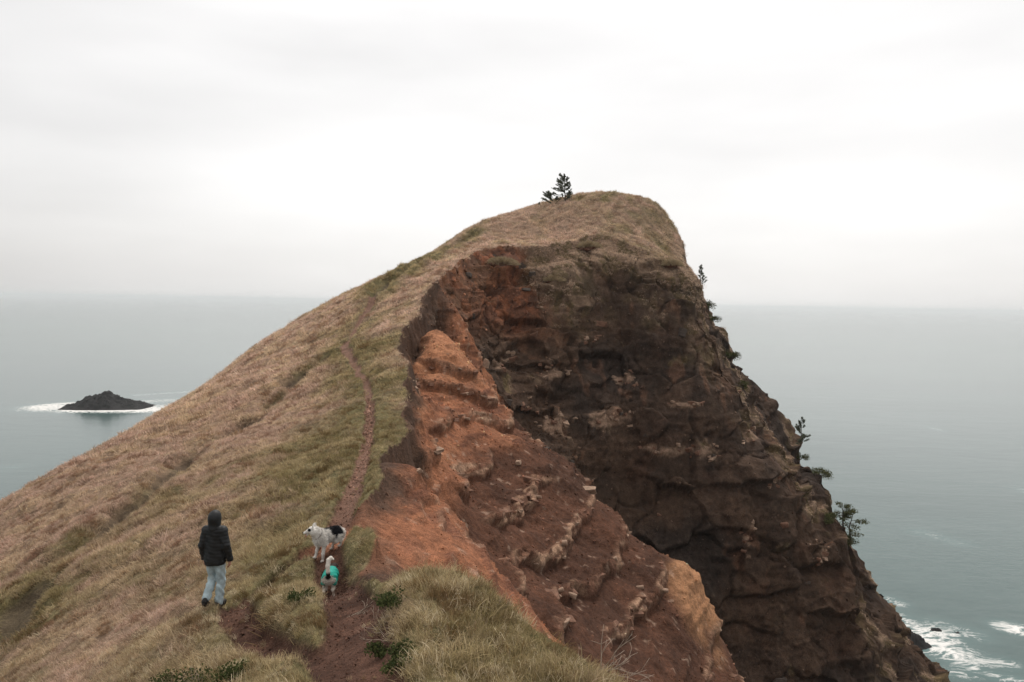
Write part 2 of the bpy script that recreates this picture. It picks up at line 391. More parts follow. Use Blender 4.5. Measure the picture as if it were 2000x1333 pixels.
# ------------------------------------------------------------------ ground mesh
_X, _Y = np.meshgrid(GX, GY)
T = terrain(_X, _Y)
SH = _X.shape
Z = T['z'].reshape(SH)
ZB = (T['F']*T['isF']+np.where(T['isF'], 0, T['D'])).reshape(SH)
# normals of the un-noised body for displacing rock sideways as well as up
def normals(Zs):
    gx_ = np.gradient(Zs, GX, axis=1); gy_ = np.gradient(Zs, GY, axis=0)
    N = np.stack([-gx_, -gy_, np.ones_like(Zs)], 2); return (N/np.linalg.norm(N, axis=2, keepdims=True)).reshape(-1, 3)
def blur(A, k):
    for ax in (0, 1):
        c = np.cumsum(np.concatenate([np.repeat(np.take(A, [0], ax), k+1, ax), A, np.repeat(np.take(A, [-1], ax), k, ax)], ax), ax)
        n = A.shape[ax]
        A = (np.take(c, range(2*k+1, 2*k+1+n), ax)-np.take(c, range(0, n), ax))/(2*k+1)
    return A
N = normals(blur(Z, 5))
P = np.stack([T['x'], T['y'], T['z']], 1)
cl = ~T['inside']; s_ = T['s']
rockside = cl & (T['par'] > HEAD-1) & T['isF']
dirtside = cl & ~rockside
near_view = (P[:, 1] > 4) & (P[:, 0] > -14) & (P[:, 0] < 60) & (P[:, 2] > -60)

rgb = np.zeros((len(P), 3), np.float32)
def lerp(a, b, t): return a+(np.asarray(b)-a)*np.asarray(t)[..., None]
def blob(p, c, r, pw=1.0):
    c = np.asarray(c); d = np.linalg.norm((p-c)/np.asarray(r), axis=1); return np.clip(1-d, 0, 1)**pw

# dark rock of the headland
i = np.where(rockside)[0]; p = P[i]
if len(i):
    a = np.clip(s_[i]/2.5, 0, 1)
    big = fbm(p/14.0, 2, 51); warp = np.stack([fbm(p/3.4, 2, 52), fbm(p/3.4+40, 2, 152), fbm(p/3.0+80, 2, 252)], 1)
    f1, f21, cid, tl = worley(p/np.array([6.5, 6.5, 4.2])+warp*.22, 53, True)
    g1, g21, gid, tl2 = worley(p/np.array([2.2, 2.2, 1.2])+warp*.25, 54, True)
    fine = fbm(p/1.0, 5, 55, .6); rid = fbm(p/np.array([4.5, 4.5, 3.2])+warp*.4, 3, 155, ridged=True)
    zz = p[:, 2]/3.1+fbm(p/9, 2, 56)*.9; sf = zz-np.floor(zz); sk = np.floor(zz)
    on = sstep(.15, .5, vnoise(np.stack([p[:, 0]/4.5, p[:, 1]/9, sk*2.3], 1), 57))
    shelf = on*(sf**3)*(1-sstep(.94, 1, sf))
    cm = sstep(-.1, .35, fbm(p/6+70, 2, 158))
    crack = (1-sstep(.0, .05, f21))*sstep(-.3, .2, fbm(p/4.5+60, 2, 157)); crack2 = (1-sstep(0, .07, g21))*cm
    hol = sstep(.3, .65, fbm(p/np.array([4.0, 4.0, 2.2])+33, 3, 159))
    def crease(q, sd, w): return np.exp(-(fbm(q, 2, sd)/w)**2)
    cr = crease(p/np.array([8.0, 8.0, 6.0])+warp*.2, 351, .03)*sstep(-.2, .2, fbm(p/7, 2, 353))
    zb_ = p[:, 2]/.75+fbm(p/6, 2, 361)*1.2; bf = zb_-np.floor(zb_); bed = (bf**2)*(1-sstep(.88, 1, bf))*sstep(.0, .35, vnoise(np.stack([p[:, 0]/3, p[:, 1]/6, np.floor(zb_)*1.9], 1), 362))
    disp = big*1.6-cr*.38+rid*.12+(cid-.5)*.42+tl*.9-crack*.26+(tl2*.34+(gid-.5)*.14)*(.3+.7*cm)-crack2*.14+fine*.15+shelf*1.2-hol*.8+bed*.28-2.0*np.exp(-((p[:, 0]-26)/6)**2-((p[:, 2]+4)/6.5)**2)
    P[i] = p+N[i]*(disp*a)[:, None]
    base = lerp(np.tile(np.array([.092, .060, .042]), (len(i), 1)), [.052, .039, .032], sstep(-.3, .5, fbm(p/6+9, 3, 58)))
    base = lerp(base, [.15, .075, .047], sstep(.1, .6, fbm(p/4+19, 3, 59))*.28)
    base = base*(.85+.2*cid+.12*gid)[:, None]*(1-.28*sstep(-12, -26, p[:, 2]))[:, None]  # tone varies per block; lower face darkened, shading put into the rock colour
    # redder clay near the gully head
    redm = np.clip(sstep(6.5, 0, p[:, 0]+big*3)*sstep(-5.5, -1.5, p[:, 2]+big*3), 0, 1)
    base = lerp(base, np.where((fine > .0)[:, None], [.24, .095, .05], [.15, .068, .042]), redm*.85)
    # pale bedded bands that break the surface
    pale = np.zeros(len(i))
    for c, r in PALE: pale = np.maximum(pale, blob(p, c, r))
    pb = sstep(.12, .5, pale+.35*fbm(p/np.array([.7, .7, .28]), 3, 60)+(gid-.5)*.35-.12)*(pale > 0)
    base = lerp(base, [.36, .25, .18], pb*.8)
    base = lerp(base, [.30, .16, .10], sstep(.25, .5, vnoise(p/np.array([.8, .8, 3.0]), 61)*vnoise(p/6, 62))*.28)
    base = base*(1-.35*np.maximum(np.maximum(crack, crack2*.5), cr))[:, None]
    # moss and grass on the upper face, on ledges and along the right edge
    up = sstep(.25, .75, N[i][:, 2]+disp*.1)
    mossn = fbm(p/2.4, 4, 63)
    top = sstep(7.0, 1.0, s_[i]+mossn*6)
    right = sstep(15, 21, p[:, 0]+.52*np.minimum(p[:, 2], 0)+mossn*3+.0)
    moss = np.clip(sstep(.0, .3, mossn+top*.75-.42)+right*sstep(-.05, .35, mossn)*.8+blob(p, (7, 79, -.5), (6, 6, 4))*sstep(-.2, .2, mossn)*1.2, 0, 1)
    drape = sstep(4.2, 1.2, s_[i]+mossn*4.5)*sstep(-1.5, 2.5, p[:, 0]+mossn*3)*sstep(30, 24, p[:, 0])
    moss = np.maximum(moss*(1-redm*.75), drape)
    base = lerp(base, np.where((fbm(p/1.1, 2, 64) > 0)[:, None], [.16, .122, .066], [.25, .18, .125]), moss*.8)
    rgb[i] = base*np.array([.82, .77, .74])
    MOSS = np.zeros(len(P), np.float32); MOSS[i] = np.maximum(moss*sstep(.25, .7, top+right*.5), drape)
# red clay beds
i = np.where(dirtside)[0]; p = P[i]
a = np.clip(s_[i]/.8, 0, 1)
yy = np.clip(p[:, 1]/30, .3, 1.2)
big = fbm(p/3.0, 3, 71); fine = fbm(p/.55, 4, 72); f1, f21, cid = worley(p/np.array([.7, .7, .42])+np.stack([fbm(p/.6, 2, 171), fbm(p/.6+9, 2, 172), fbm(p/.6+19, 2, 173)], 1)*.6, 73)
rill = fbm(np.stack([(p[:, 0]*.45+p[:, 1]*.9)/.55, (p[:, 0]*.9-p[:, 1]*.45)/3.5, p[:, 2]*0], 1), 3, 74, ridged=True)
zl = p[:, 2]/.62+big*.7; lf = zl-np.floor(zl); lon = sstep(-.1, .35, vnoise(np.stack([p[:, 0]/2.2, p[:, 1]/2.2, np.floor(zl)*1.7], 1), 75))
ribs = lon*(lf**2)*(1-sstep(.9, 1, lf))
lg = T['ledge'][i]
disp = big*.25*yy+fine*.10+rill*.035*yy+ribs*.2*np.clip(yy, .75, 1.2)+lg*(.24+(cid-.5)*.16)*yy-lg*(1-sstep(0, .12, f21))*.06
P[i] = p+N[i]*(disp*a)[:, None]
zz = p[:, 2]+big*1.2+fine*.5
base = lerp(np.tile(np.array([.064, .031, .020]), (len(i), 1)), [.09, .041, .025], sstep(-.4, .4, fbm(p/2.2+5, 3, 76)))
orange = sstep(-9.8, -7.6, zz+sstep(30, 18, p[:, 1])*3.2)
base = lerp(base, np.where((lf*lon > .6)[:, None], [.165, .069, .039], [.24, .10, .053]), orange)
base = lerp(base, [.36, .165, .088], orange*sstep(.1, .5, fbm(p/1.4, 3, 77))*.55)
base = lerp(base, [.13, .058, .037], orange*sstep(.05, .45, fbm(p/np.array([1.8, 1.8, .7])+44, 3, 177))*.6)
base = lerp(base, [.37, .17, .088], np.clip(blob(p, (-5.0, 54.5, -4.2), (3.6, 5.5, 4.0))*2.0, 0, 1)*(.55+.35*sstep(-.2, .3, fine)))
tip = np.clip(blob(p, (11.0, 44.5, -17), (2.6, 5, 5))*2.2, 0, 1)*sstep(-.3, .3, big+.15)
base = lerp(base, [.36, .185, .095], tip*.8)
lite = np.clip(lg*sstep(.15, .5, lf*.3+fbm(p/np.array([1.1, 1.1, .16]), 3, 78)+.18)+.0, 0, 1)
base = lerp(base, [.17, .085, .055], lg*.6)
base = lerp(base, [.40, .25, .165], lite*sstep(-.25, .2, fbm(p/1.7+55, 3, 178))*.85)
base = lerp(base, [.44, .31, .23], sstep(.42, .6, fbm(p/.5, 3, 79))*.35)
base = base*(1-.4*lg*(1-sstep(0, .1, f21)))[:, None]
# dark root-bound topsoil under the turf
soil = sstep(1.0, .25, s_[i]+fbm(p/.7, 2, 80)*.4)*np.clip(.35+sstep(16, 24, p[:, 1])+sstep(-.2, .3, big), 0, 1)
soil = np.maximum(soil, sstep(60, 68, p[:, 1])*sstep(-7.6, -6.0, -np.abs(p[:, 0]+6.8)*1.2-5.2)*.9)
soil = np.maximum(soil, sstep(1.7, .8, s_[i]+big*.6)*sstep(45, 51, p[:, 1])*sstep(73, 67, p[:, 1])*(P[i, 0] < -5.2))
soil = np.maximum(soil, np.exp(-(((p[:, 0]+2.3)/.8)**2+((p[:, 1]-14.6)/1.5)**2)))
base = lerp(base, [.060, .038, .027], soil*.9)
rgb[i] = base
# turf and trodden earth
i = np.where(T['inside'])[0]; p = P[i]
def turf_tint(p, td):
    """0 dry pinkish grass .. 1 green grass"""
    g = fbm(np.stack([p[:, 0]/7, p[:, 1]/9, p[:, 2]*0], 1), 3, 91)*.75+fbm(np.stack([p[:, 0]/1.6, p[:, 1]/1.6, p[:, 2]*0], 1), 3, 92)*.6
    g = g+.55*np.exp(-(td/2.2)**2)*sstep(95, 70, p[:, 1])-.05
    g = g+.5*sstep(70, 82, p[:, 1])*sstep(-6, -9, p[:, 0])
    ru, _ = poly_dist(p[:, 0], p[:, 1], RUT); g = g+.5*np.exp(-(ru/1.3)**2)
    ru, _ = poly_dist(p[:, 0], p[:, 1], TRENCH); g = g+.7*np.exp(-(ru/2.2)**2)
    g = g+.10*sstep(30, 12, p[:, 1])
    return sstep(-.25, .75, g)
g = turf_tint(p, T['td'][i])
base = lerp(np.tile(np.array([.215, .145, .098]), (len(i), 1)), [.130, .108, .052], g)
base = base*(.85+.3*sstep(-.5, .5, fbm(p/.5, 2, 93)))[:, None]
pm = T['path'][i]
earth = lerp(np.tile(np.array([.058, .030, .021]), (len(i), 1)), [.10, .052, .036], sstep(-.3, .4, fbm(p/.8, 3, 94)))
earth = lerp(earth, [.215, .125, .09], sstep(15, 24, p[:, 1])*.8)
earth = lerp(earth, [.34, .15, .085], np.exp(-(((p[:, 0]+4.0)/.9)**2+((p[:, 1]-17.6)/.8)**2))*.9)
base = lerp(base, earth, sstep(.25, .6, pm))
base = lerp(base, [.07, .05, .035], sstep(.3, .7, T['rut'][i])*.8)
rgb[i] = base
bare = sstep(.25, .6, pm)
dp = (fbm(p/.4, 3, 95)*.06+fbm(p/.13, 2, 96)*.02)*bare
P[i, 2] += dp

W = P.copy(); W[:, 2] += EYE
ZF = P[:, 2].reshape(SH)
def zat(x, y):
    """height of the finished ground (bilinear), z relative to the eye"""
    x = np.atleast_1d(np.asarray(x, float)); y = np.atleast_1d(np.asarray(y, float))
    ix = np.clip(np.searchsorted(GX, x)-1, 0, len(GX)-2); iy = np.clip(np.searchsorted(GY, y)-1, 0, len(GY)-2)
    tx = (x-GX[ix])/(GX[ix+1]-GX[ix]); ty = (y-GY[iy])/(GY[iy+1]-GY[iy])
    return ZF[iy, ix]*(1-tx)*(1-ty)+ZF[iy, ix+1]*tx*(1-ty)+ZF[iy+1, ix]*(1-tx)*ty+ZF[iy+1, ix+1]*tx*ty

nx, ny = len(GX), len(GY)
idx = np.arange(nx*ny).reshape(ny, nx)
quads = np.stack([idx[:-1, :-1], idx[:-1, 1:], idx[1:, 1:], idx[1:, :-1]], 2).reshape(-1, 4)
cls = np.where(T['inside'], np.where(T['path'] > .5, 1, 0), np.where(rockside, 3, 2))
qc = cls[quads[:, 0]]
keep = P[quads, 2].max(1) > -EYE-2.5
def piece(name, k, mat):
    q = quads[(qc == k) & keep]
    u, inv = np.unique(q, return_inverse=True)
    o = mesh_obj(name, W[u], inv.reshape(-1, 4), mat); add_col(o, 'Col', rgb[u]); tag(o, kind='structure'); return o
hillside = piece('hillside', 0, ground_material('turf_ground', 7.0, .05))
path = piece('path', 1, ground_material('trodden_earth', 9.0, .035, (.75, 1.2)))
bank = piece('eroded_slope', 2, ground_material('red_clay', 5.0, .06, (.7, 1.3)))
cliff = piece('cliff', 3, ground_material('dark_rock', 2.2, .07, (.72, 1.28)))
tag(hillside, 'steep grassy ridge and slope of dry pinkish and olive grass', kind='structure')
tag(path, 'narrow reddish dirt path running up the ridge', kind='structure')
tag(bank, 'eroded scoop of orange and red clay below the ridge edge', kind='structure')
tag(cliff, 'dark brown rock face of the headland falling to the sea', kind='structure')
# ------------------------------------------------------------------ sea
def sea_at(px, py):
    d = CAM_F + (px-1000)/FPX*CAM_R + (666.5-py)/FPX*CAM_U
    return (d*(-EYE/d[2]))[:2]
FOAM = []    # (point a, point b, radius, strength)
def foam(a, b, r, s): FOAM.append((sea_at(*a), sea_at(*b), r, s))
foam((95, 797), (300, 797), 24, .74); foam((150, 801), (290, 801), 18, .82); foam((240, 788), (340, 782), 18, .55); foam((270, 772), (380, 765), 12, .46); foam((80, 795), (130, 790), 18, .72)
foam((1745, 1205), (1790, 1240), 7, .52); foam((1755, 1225), (1830, 1240), 9, .62); foam((1800, 1240), (1850, 1270), 8, .66); foam((1840, 1260), (1890, 1300), 6, .6)
foam((1880, 1285), (1965, 1298), 5, .52); foam((1830, 1222), (1900, 1240), 6.5, .48); foam((1735, 1170), (1755, 1180), 4, .5); foam((1790, 1265), (1830, 1268), 5.5, .58)
foam((1810, 1305), (1890, 1318), 4, .5); foam((1970, 1226), (2040, 1240), 5, .7); foam((1800, 1040), (1870, 1060), 7, .4); foam((1815, 830), (1832, 842), 7, .45)
foam((0, 915), (25, 912), 8, .45); foam((1940, 1320), (2000, 1333), 4, .55); foam((1990, 940), (2010, 960), 5, .5)
sxs = axis((-40000, -6000, 3400), (-6000, -600, 180), (-600, -240, 3.0), (-240, 70, 10), (70, 190, 1.2), (190, 600, 12), (600, 6000, 180), (6000, 40000, 3400))
sys_ = axis((-3000, -200, 140), (-200, 110, 10), (110, 260, 1.3), (260, 470, 6), (470, 620, 2.5), (620, 1500, 30), (1500, 8000, 260), (8000, 34000, 1300))
sx, sy = np.meshgrid(sxs, sys_); shp = sx.shape; sx = sx.ravel(); sy = sy.ravel()
fd = np.zeros(len(sx))
for a, b, r, st in FOAM:
    d, t, _ = seg_dist(sx, sy, a, b)
    fd = np.maximum(fd, st*np.exp(-(d/r)**2))
ii = np.arange(len(sx)).reshape(shp)
sq = np.stack([ii[:-1, :-1], ii[:-1, 1:], ii[1:, 1:], ii[1:, :-1]], 2).reshape(-1, 4)
t = NT('sea_water')
pos = t.n('ShaderNodeNewGeometry').outputs['Position']
mp = t.n('ShaderNodeMapping', ins={0: pos, 'Rotation': (0, 0, .25), 'Scale': (.55, 1.25, 1)}).outputs[0]
w1 = t.noise(mp, .05, 5, .6, .4); w2 = t.noise(mp, .35, 5, .65, .6); w3 = t.noise(mp, .006, 3, .5)
fdn = t.n('ShaderNodeAttribute', attribute_name='foam').outputs['Fac']
fm = t.n('ShaderNodeMapping', ins={0: pos, 'Rotation': (0, 0, -.35), 'Scale': (.6, 1.2, 1)}).outputs[0]
fn = t.noise(fm, .22, 9, .68, 1.6); fn2 = t.noise(fm, .9, 6, .7, 1.0)
fs = t.math('ADD', t.math('MULTIPLY', fn, .7), t.math('MULTIPLY', fn2, .3))
fr = t.math('SUBTRACT', 1.0, t.math('MULTIPLY', t.math('ABSOLUTE', t.math('SUBTRACT', t.noise(fm, .16, 7, .6, 2.2), .5)), 7.0))
fo = t.ramp(t.math('ADD', t.math('ADD', t.math('MULTIPLY', fs, .75), t.math('MULTIPLY', fr, .34)), fdn), 1.02, 1.36)
fo = t.math('MULTIPLY', fo, t.ramp(fdn, .03, .25))
halo = t.ramp(fdn, .05, .8, 0, .5)
wc = t.mix(t.ramp(w3, .35, .65), (.050, .086, .081), (.064, .106, .099))
wc = t.mix(t.ramp(w2, .35, .7, 0, .35), wc, (.024, .062, .060))
wc = t.mix(halo, wc, (.11, .20, .19))
cc = t.mix(fo, wc, (.74, .72, .69))
hh = t.math('ADD', t.math('MULTIPLY', w1, 1.0), t.math('MULTIPLY', w2, .32))
b = t.bsdf(cc, t.ramp(fo, 0, 1, .16, .8), t.bump(hh, .35, .5), .5, IOR=1.33)
sea = mesh_obj('sea', np.stack([sx, sy, np.zeros_like(sx)], 1), sq, t.mat); add_float(sea, 'foam', fd); tag(sea, 'grey green open sea out to the horizon', kind='structure')
# ------------------------------------------------------------------ grass (one mass of instanced tufts)
rng = np.random.default_rng(7)
def tuft_mesh(name, nb, length, width, spread, mat, seed, arch=1.0):
    r = np.random.default_rng(seed); V = []; Fc = []; A = []
    for k in range(nb):
        az = r.uniform(0, 2*math.pi); L = r.uniform(*length); w = width*r.uniform(.6, 1.2)
        ox, oy = r.normal(0, spread, 2); lean = r.uniform(.15, 1.05)*arch
        side = az+math.pi/2+r.uniform(-.6, .6); pts_ = []
        x, y, z, th = ox, oy, -.02, lean*.35
        for q in range(4):
            pts_.append((x, y, z)); st = L/3
            x += math.sin(th)*math.cos(az)*st; y += math.sin(th)*math.sin(az)*st; z += math.cos(th)*st; th += lean*.55
        b0 = len(V); sh = r.uniform(.7, 1.3)
        for q, (a_, b_, c_) in enumerate(pts_[:3]):
            ww = w*(1-.22*q); V.append((a_-math.cos(side)*ww/2, b_-math.sin(side)*ww/2, c_)); V.append((a_+math.cos(side)*ww/2, b_+math.sin(side)*ww/2, c_)); A += [sh, sh]
        V.append(pts_[3]); A.append(sh)
        Fc += [(b0, b0+1, b0+3, b0+2), (b0+2, b0+3, b0+5, b0+4), (b0+4, b0+5, b0+6)]
    me = bpy.data.meshes.new(name); me.from_pydata(V, [], Fc); me.materials.append(mat)
    a = me.attributes.new('shade', 'FLOAT', 'POINT'); a.data.foreach_set('value', np.array(A, np.float32))
    return bpy.data.objects.new(name, me)
t = NT('grass_blade')
tint = t.n('ShaderNodeAttribute', attribute_name='tint', attribute_type='INSTANCER').outputs['Color']
shd = t.n('ShaderNodeAttribute', attribute_name='shade').outputs['Fac']
cc = t.mix(1.0, tint, t.n('ShaderNodeCombineColor', ins={0: shd, 1: shd, 2: shd}).outputs[0], 'MULTIPLY')
d = t.n('ShaderNodeBsdfDiffuse', ins={0: cc}); tr = t.n('ShaderNodeBsdfTranslucent', ins={0: cc})
ms = t.n('ShaderNodeMixShader', ins={0: .3, 1: d.outputs[0], 2: tr.outputs[0]}); t.link(ms.outputs[0], t.out.inputs[0])
BLADE = t.mat
LOD = []
for li, (nb, ln, wd, sp, ar) in enumerate(((40, (.05, .22), .0068, .06, 1.3), (26, (.12, .30), .016, .09, 1.15), (17, (.16, .40), .038, .17, 1.2))):
    c = bpy.data.collections.new('tufts_%d' % li)
    for k in range(5):
        c.objects.link(tuft_mesh('tuft', nb, ln, wd, sp, BLADE, 100*li+k, ar))
    LOD.append(c)

def grass_points(rects):
    xs, ys = [], []
    for x0, x1, y0, y1, den in rects:
        n = int((x1-x0)*(y1-y0)*den); xs.append(rng.uniform(x0, x1, n)); ys.append(rng.uniform(y0, y1, n))
    return np.concatenate(xs), np.concatenate(ys)
gx_, gy_ = grass_points([(-12, 3.5, 4.5, 11, 150), (-17, 2, 11, 19, 105), (-26, 0, 19, 32, 60), (-34, 0, 32, 52, 34), (-46, 2, 52, 78, 20), (-42, 26, 78, 112, 17)])
# cheap pre-cull to what a viewer near the camera could see
d_ = gy_*1.0; upx = 1000+1500*gx_/np.maximum(d_, .1); k = (upx > -330) & (upx < 2200); gx_, gy_ = gx_[k], gy_[k]
TT = terrain(gx_, gy_)
k = (T['z'].size > 0) & TT['inside'] & (TT['path'] < np.where(fbm(np.stack([gx_/.55, gy_/.55, gx_*0], 1), 2, 106) > .22, rng.uniform(.3, 1.1, len(gx_)), rng.uniform(.1, .5, len(gx_)))) & (TT['rut'] < .4) & (TT['s'] < -.02)
gx_, gy_, td_, s__ = gx_[k], gy_[k], TT['td'][k], TT['s'][k]
gz_ = zat(gx_, gy_)
gn = np.stack([-(zat(gx_+.4, gy_)-zat(gx_-.4, gy_))/.8, -(zat(gx_, gy_+.4)-zat(gx_, gy_-.4))/.8, np.ones(len(gx_))], 1)
gp = np.stack([gx_, gy_, gz_], 1)
# tufts that cling to the rock: moss-green ledges near the top and the right edge
mv = np.where((MOSS > .3) & near_view & (N[:, 2] > .2))[0]
mv = mv[rng.random(len(mv)) < .22*MOSS[mv]]
gp = np.concatenate([gp, P[mv]]); gn = np.concatenate([gn, N[mv]*np.array([1, 1, 2.0])]); td_ = np.concatenate([td_, np.full(len(mv), 99.)])
onrock = np.r_[np.zeros(len(gx_)), np.ones(len(mv))]
gn /= np.linalg.norm(gn, axis=1, keepdims=True)
n = len(gp)
g = turf_tint(gp, td_)
f2 = np.stack([gp[:, 0], gp[:, 1], gp[:, 2]*0], 1)
straw = sstep(-.2, .4, fbm(f2/1.1+5, 3, 101))
dry = lerp(np.tile(np.array([.60, .43, .34]), (n, 1)), [.60, .455, .315], straw)
grn = lerp(np.tile(np.array([.30, .24, .12]), (n, 1)), [.44, .35, .20], straw)
gg = np.clip(g+rng.normal(0, .16, n), 0, 1)
tin = lerp(dry, 0, np.zeros(n))*(1-gg)[:, None]+grn*gg[:, None]
tin = tin*rng.uniform(.75, 1.3, n)[:, None]*(.98+.25*sstep(25, 75, gp[:, 1]))[:, None]
dk = fbm(f2/.7+77, 2, 104); br = (rng.random(n) < .12) | (dk > .42); tin[br] = tin[br]*np.array([.55, .47, .42])
tin = lerp(tin, [.62, .47, .38], sstep(84, 92, gp[:, 1])*.45*(1-gg))
lt = rng.random(n) < .10*sstep(20, 12, gp[:, 1]); tin[lt] = np.array([.66, .55, .38])
tin = lerp(tin, [.58, .43, .325], onrock*.75)
tin = np.clip(tin, 0, .82)
clump = fbm(f2/.55, 2, 103)
scl = np.clip(.78+.5*clump+rng.normal(0, .12, n), .35, 1.6)
scl *= np.where(gp[:, 1] < 13, np.where(gp[:, 0] > -2.2, 1.05, .95), .8)*np.where(rng.random(n) < .06, 1.6, 1.0)
scl *= 1-.45*np.exp(-(td_/.6)**2)
scl = np.where(onrock > 0, scl*.8, scl)
up = gn*.5+np.array([0, 0, .55]); down = np.stack([gn[:, 0], gn[:, 1], 0*gn[:, 0]], 1)
up = up+down*.55+np.array([-.10, .05, 0])+rng.normal(0, .24, (n, 3))
up /= np.linalg.norm(up, axis=1, keepdims=True)
spin = rng.uniform(0, 2*math.pi, n)
# euler XYZ that takes +Z to up: tilt about Y then turn about Z
tilt = np.arccos(np.clip(up[:, 2], -1, 1)); azm = np.arctan2(up[:, 1], up[:, 0])
# R = Rz(azm) Ry(tilt) Rz(spin); build matrices and read the euler angles
def rz(a):
    c, s, o, z = np.cos(a), np.sin(a), np.ones_like(a), np.zeros_like(a); return np.stack([np.stack([c, -s, z], 1), np.stack([s, c, z], 1), np.stack([z, z, o], 1)], 1)
def ry(a):
    c, s, o, z = np.cos(a), np.sin(a), np.ones_like(a), np.zeros_like(a); return np.stack([np.stack([c, z, s], 1), np.stack([z, o, z], 1), np.stack([-s, z, c], 1)], 1)
R = rz(azm)@ry(tilt)@rz(spin-azm)
eul = np.stack([np.arctan2(R[:, 2, 1], R[:, 2, 2]), -np.arcsin(np.clip(R[:, 2, 0], -1, 1)), np.arctan2(R[:, 1, 0], R[:, 0, 0])], 1)
lod = np.where(gp[:, 1] < 19+rng.normal(0, 1.5, n), 0, np.where(gp[:, 1] < 44+rng.normal(0, 4, n), 1, 2))
gp[:, 2] += EYE

def scatter(name, pos_, eul_, siz_, tin_, collection, label):
    me = bpy.data.meshes.new(name); k = len(pos_); me.vertices.add(k)
    me.vertices.foreach_set('co', np.ascontiguousarray(pos_, dtype=np.float32).ravel())
    a = me.attributes.new('rot', 'FLOAT_VECTOR', 'POINT'); a.data.foreach_set('vector', np.ascontiguousarray(eul_, dtype=np.float32).ravel())
    a = me.attributes.new('size', 'FLOAT', 'POINT'); a.data.foreach_set('value', np.ascontiguousarray(siz_, dtype=np.float32))
    a = me.attributes.new('tint', 'FLOAT_COLOR', 'POINT'); c4 = np.ones((k, 4), np.float32); c4[:, :3] = tin_; a.data.foreach_set('color', c4.ravel())
    o = bpy.data.objects.new(name, me); col.objects.link(o)
    ng = bpy.data.node_groups.new(name, 'GeometryNodeTree')
    ng.interface.new_socket('Geometry', in_out='INPUT', socket_type='NodeSocketGeometry'); ng.interface.new_socket('Geometry', in_out='OUTPUT', socket_type='NodeSocketGeometry')
    gi = ng.nodes.new('NodeGroupInput'); go = ng.nodes.new('NodeGroupOutput')
    ip = ng.nodes.new('GeometryNodeInstanceOnPoints'); ci = ng.nodes.new('GeometryNodeCollectionInfo')
    ci.inputs[0].default_value = collection; ci.inputs['Separate Children'].default_value = True; ci.inputs['Reset Children'].default_value = True
    def nattr(nm, ty):
        q = ng.nodes.new('GeometryNodeInputNamedAttribute'); q.data_type = ty; q.inputs[0].default_value = nm; return q.outputs[0]
    ng.links.new(gi.outputs[0], ip.inputs['Points']); ng.links.new(ci.outputs[0], ip.inputs['Instance']); ip.inputs['Pick Instance'].default_value = True
    er = ng.nodes.new('FunctionNodeEulerToRotation'); ng.links.new(nattr('rot', 'FLOAT_VECTOR'), er.inputs[0]); ng.links.new(er.outputs[0], ip.inputs['Rotation'])
    ng.links.new(nattr('size', 'FLOAT'), ip.inputs['Scale']); ng.links.new(ip.outputs[0], go.inputs[0])
    md = o.modifiers.new('scatter', 'NODES'); md.node_group = ng
    return tag(o, label, kind='stuff')
scatter('grass', gp[lod == 0], eul[lod == 0], scl[lod == 0], tin[lod == 0], LOD[0], 'coarse straw and olive grass near the viewer')
scatter('hillside_grass', gp[lod == 1], eul[lod == 1], scl[lod == 1], tin[lod == 1], LOD[1], 'dry pinkish tan grass on the lower slope')
scatter('headland_grass', gp[lod == 2], eul[lod == 2], scl[lod == 2], tin[lod == 2], LOD[2], 'dry grass on the far slope and the headland top')
print('tufts', n, [int((lod == q).sum()) for q in range(3)])

# ------------------------------------------------------------------ loose gravel and scree
t = NT('loose_stone'); tint = t.n('ShaderNodeAttribute', attribute_name='tint', attribute_type='INSTANCER').outputs['Color']; t.bsdf(tint, .9, None, .15)
PEB = bpy.data.collections.new('pebbles')
for k in range(5):
    bm = bmesh.new(); bmesh.ops.create_icosphere(bm, subdivisions=1, radius=1.0); rr = random.Random(70+k)
    for v in bm.verts: v.co = Vector((v.co.x*1.2, v.co.y, v.co.z*.7))*rr.uniform(.65, 1.2)
    me = bpy.data.meshes.new('pebble'); bm.to_mesh(me); bm.free(); me.materials.append(t.mat); PEB.objects.link(bpy.data.objects.new('pebble', me))
def strew(name, sel, n_, size, gain, label):
    v = rng.choice(np.where(sel)[0], n_); ps = W[v]+rng.normal(0, .03, (n_, 3))*np.array([1, 1, .1]); far_ = np.clip(P[v, 1]/30, .28, 3)
    siz = size*np.exp(rng.normal(0, .5, n_))*far_
    scatter(name, ps, rng.uniform(0, 6.28, (n_, 3)), siz, np.clip(rgb[v]*np.exp(rng.normal(gain, .35, (n_, 1))), 0, .6), PEB, label)
vis = near_view & (P[:, 1] < 95)
strew('gravel', (cls == 1) & (P[:, 1] > 6) & (P[:, 1] < 40), 4500, .024, .3, 'small clods and gravel on the dirt path')
strew('scree', (cls == 2) & vis, 16000, .024, .45, 'loose crumbs of clay and stone on the eroded slope')
strew('rock_debris', (cls == 3) & vis & (N[:, 2] > .3), 6000, .024, .35, 'loose stone fragments on the ledges of the cliff')
# ------------------------------------------------------------------ shape helpers
def empty(name, loc, rz=0.0):
    o = bpy.data.objects.new(name, None); o.location = loc; o.rotation_euler = (0, 0, rz); o.empty_display_size = .2; col.objects.link(o); return o

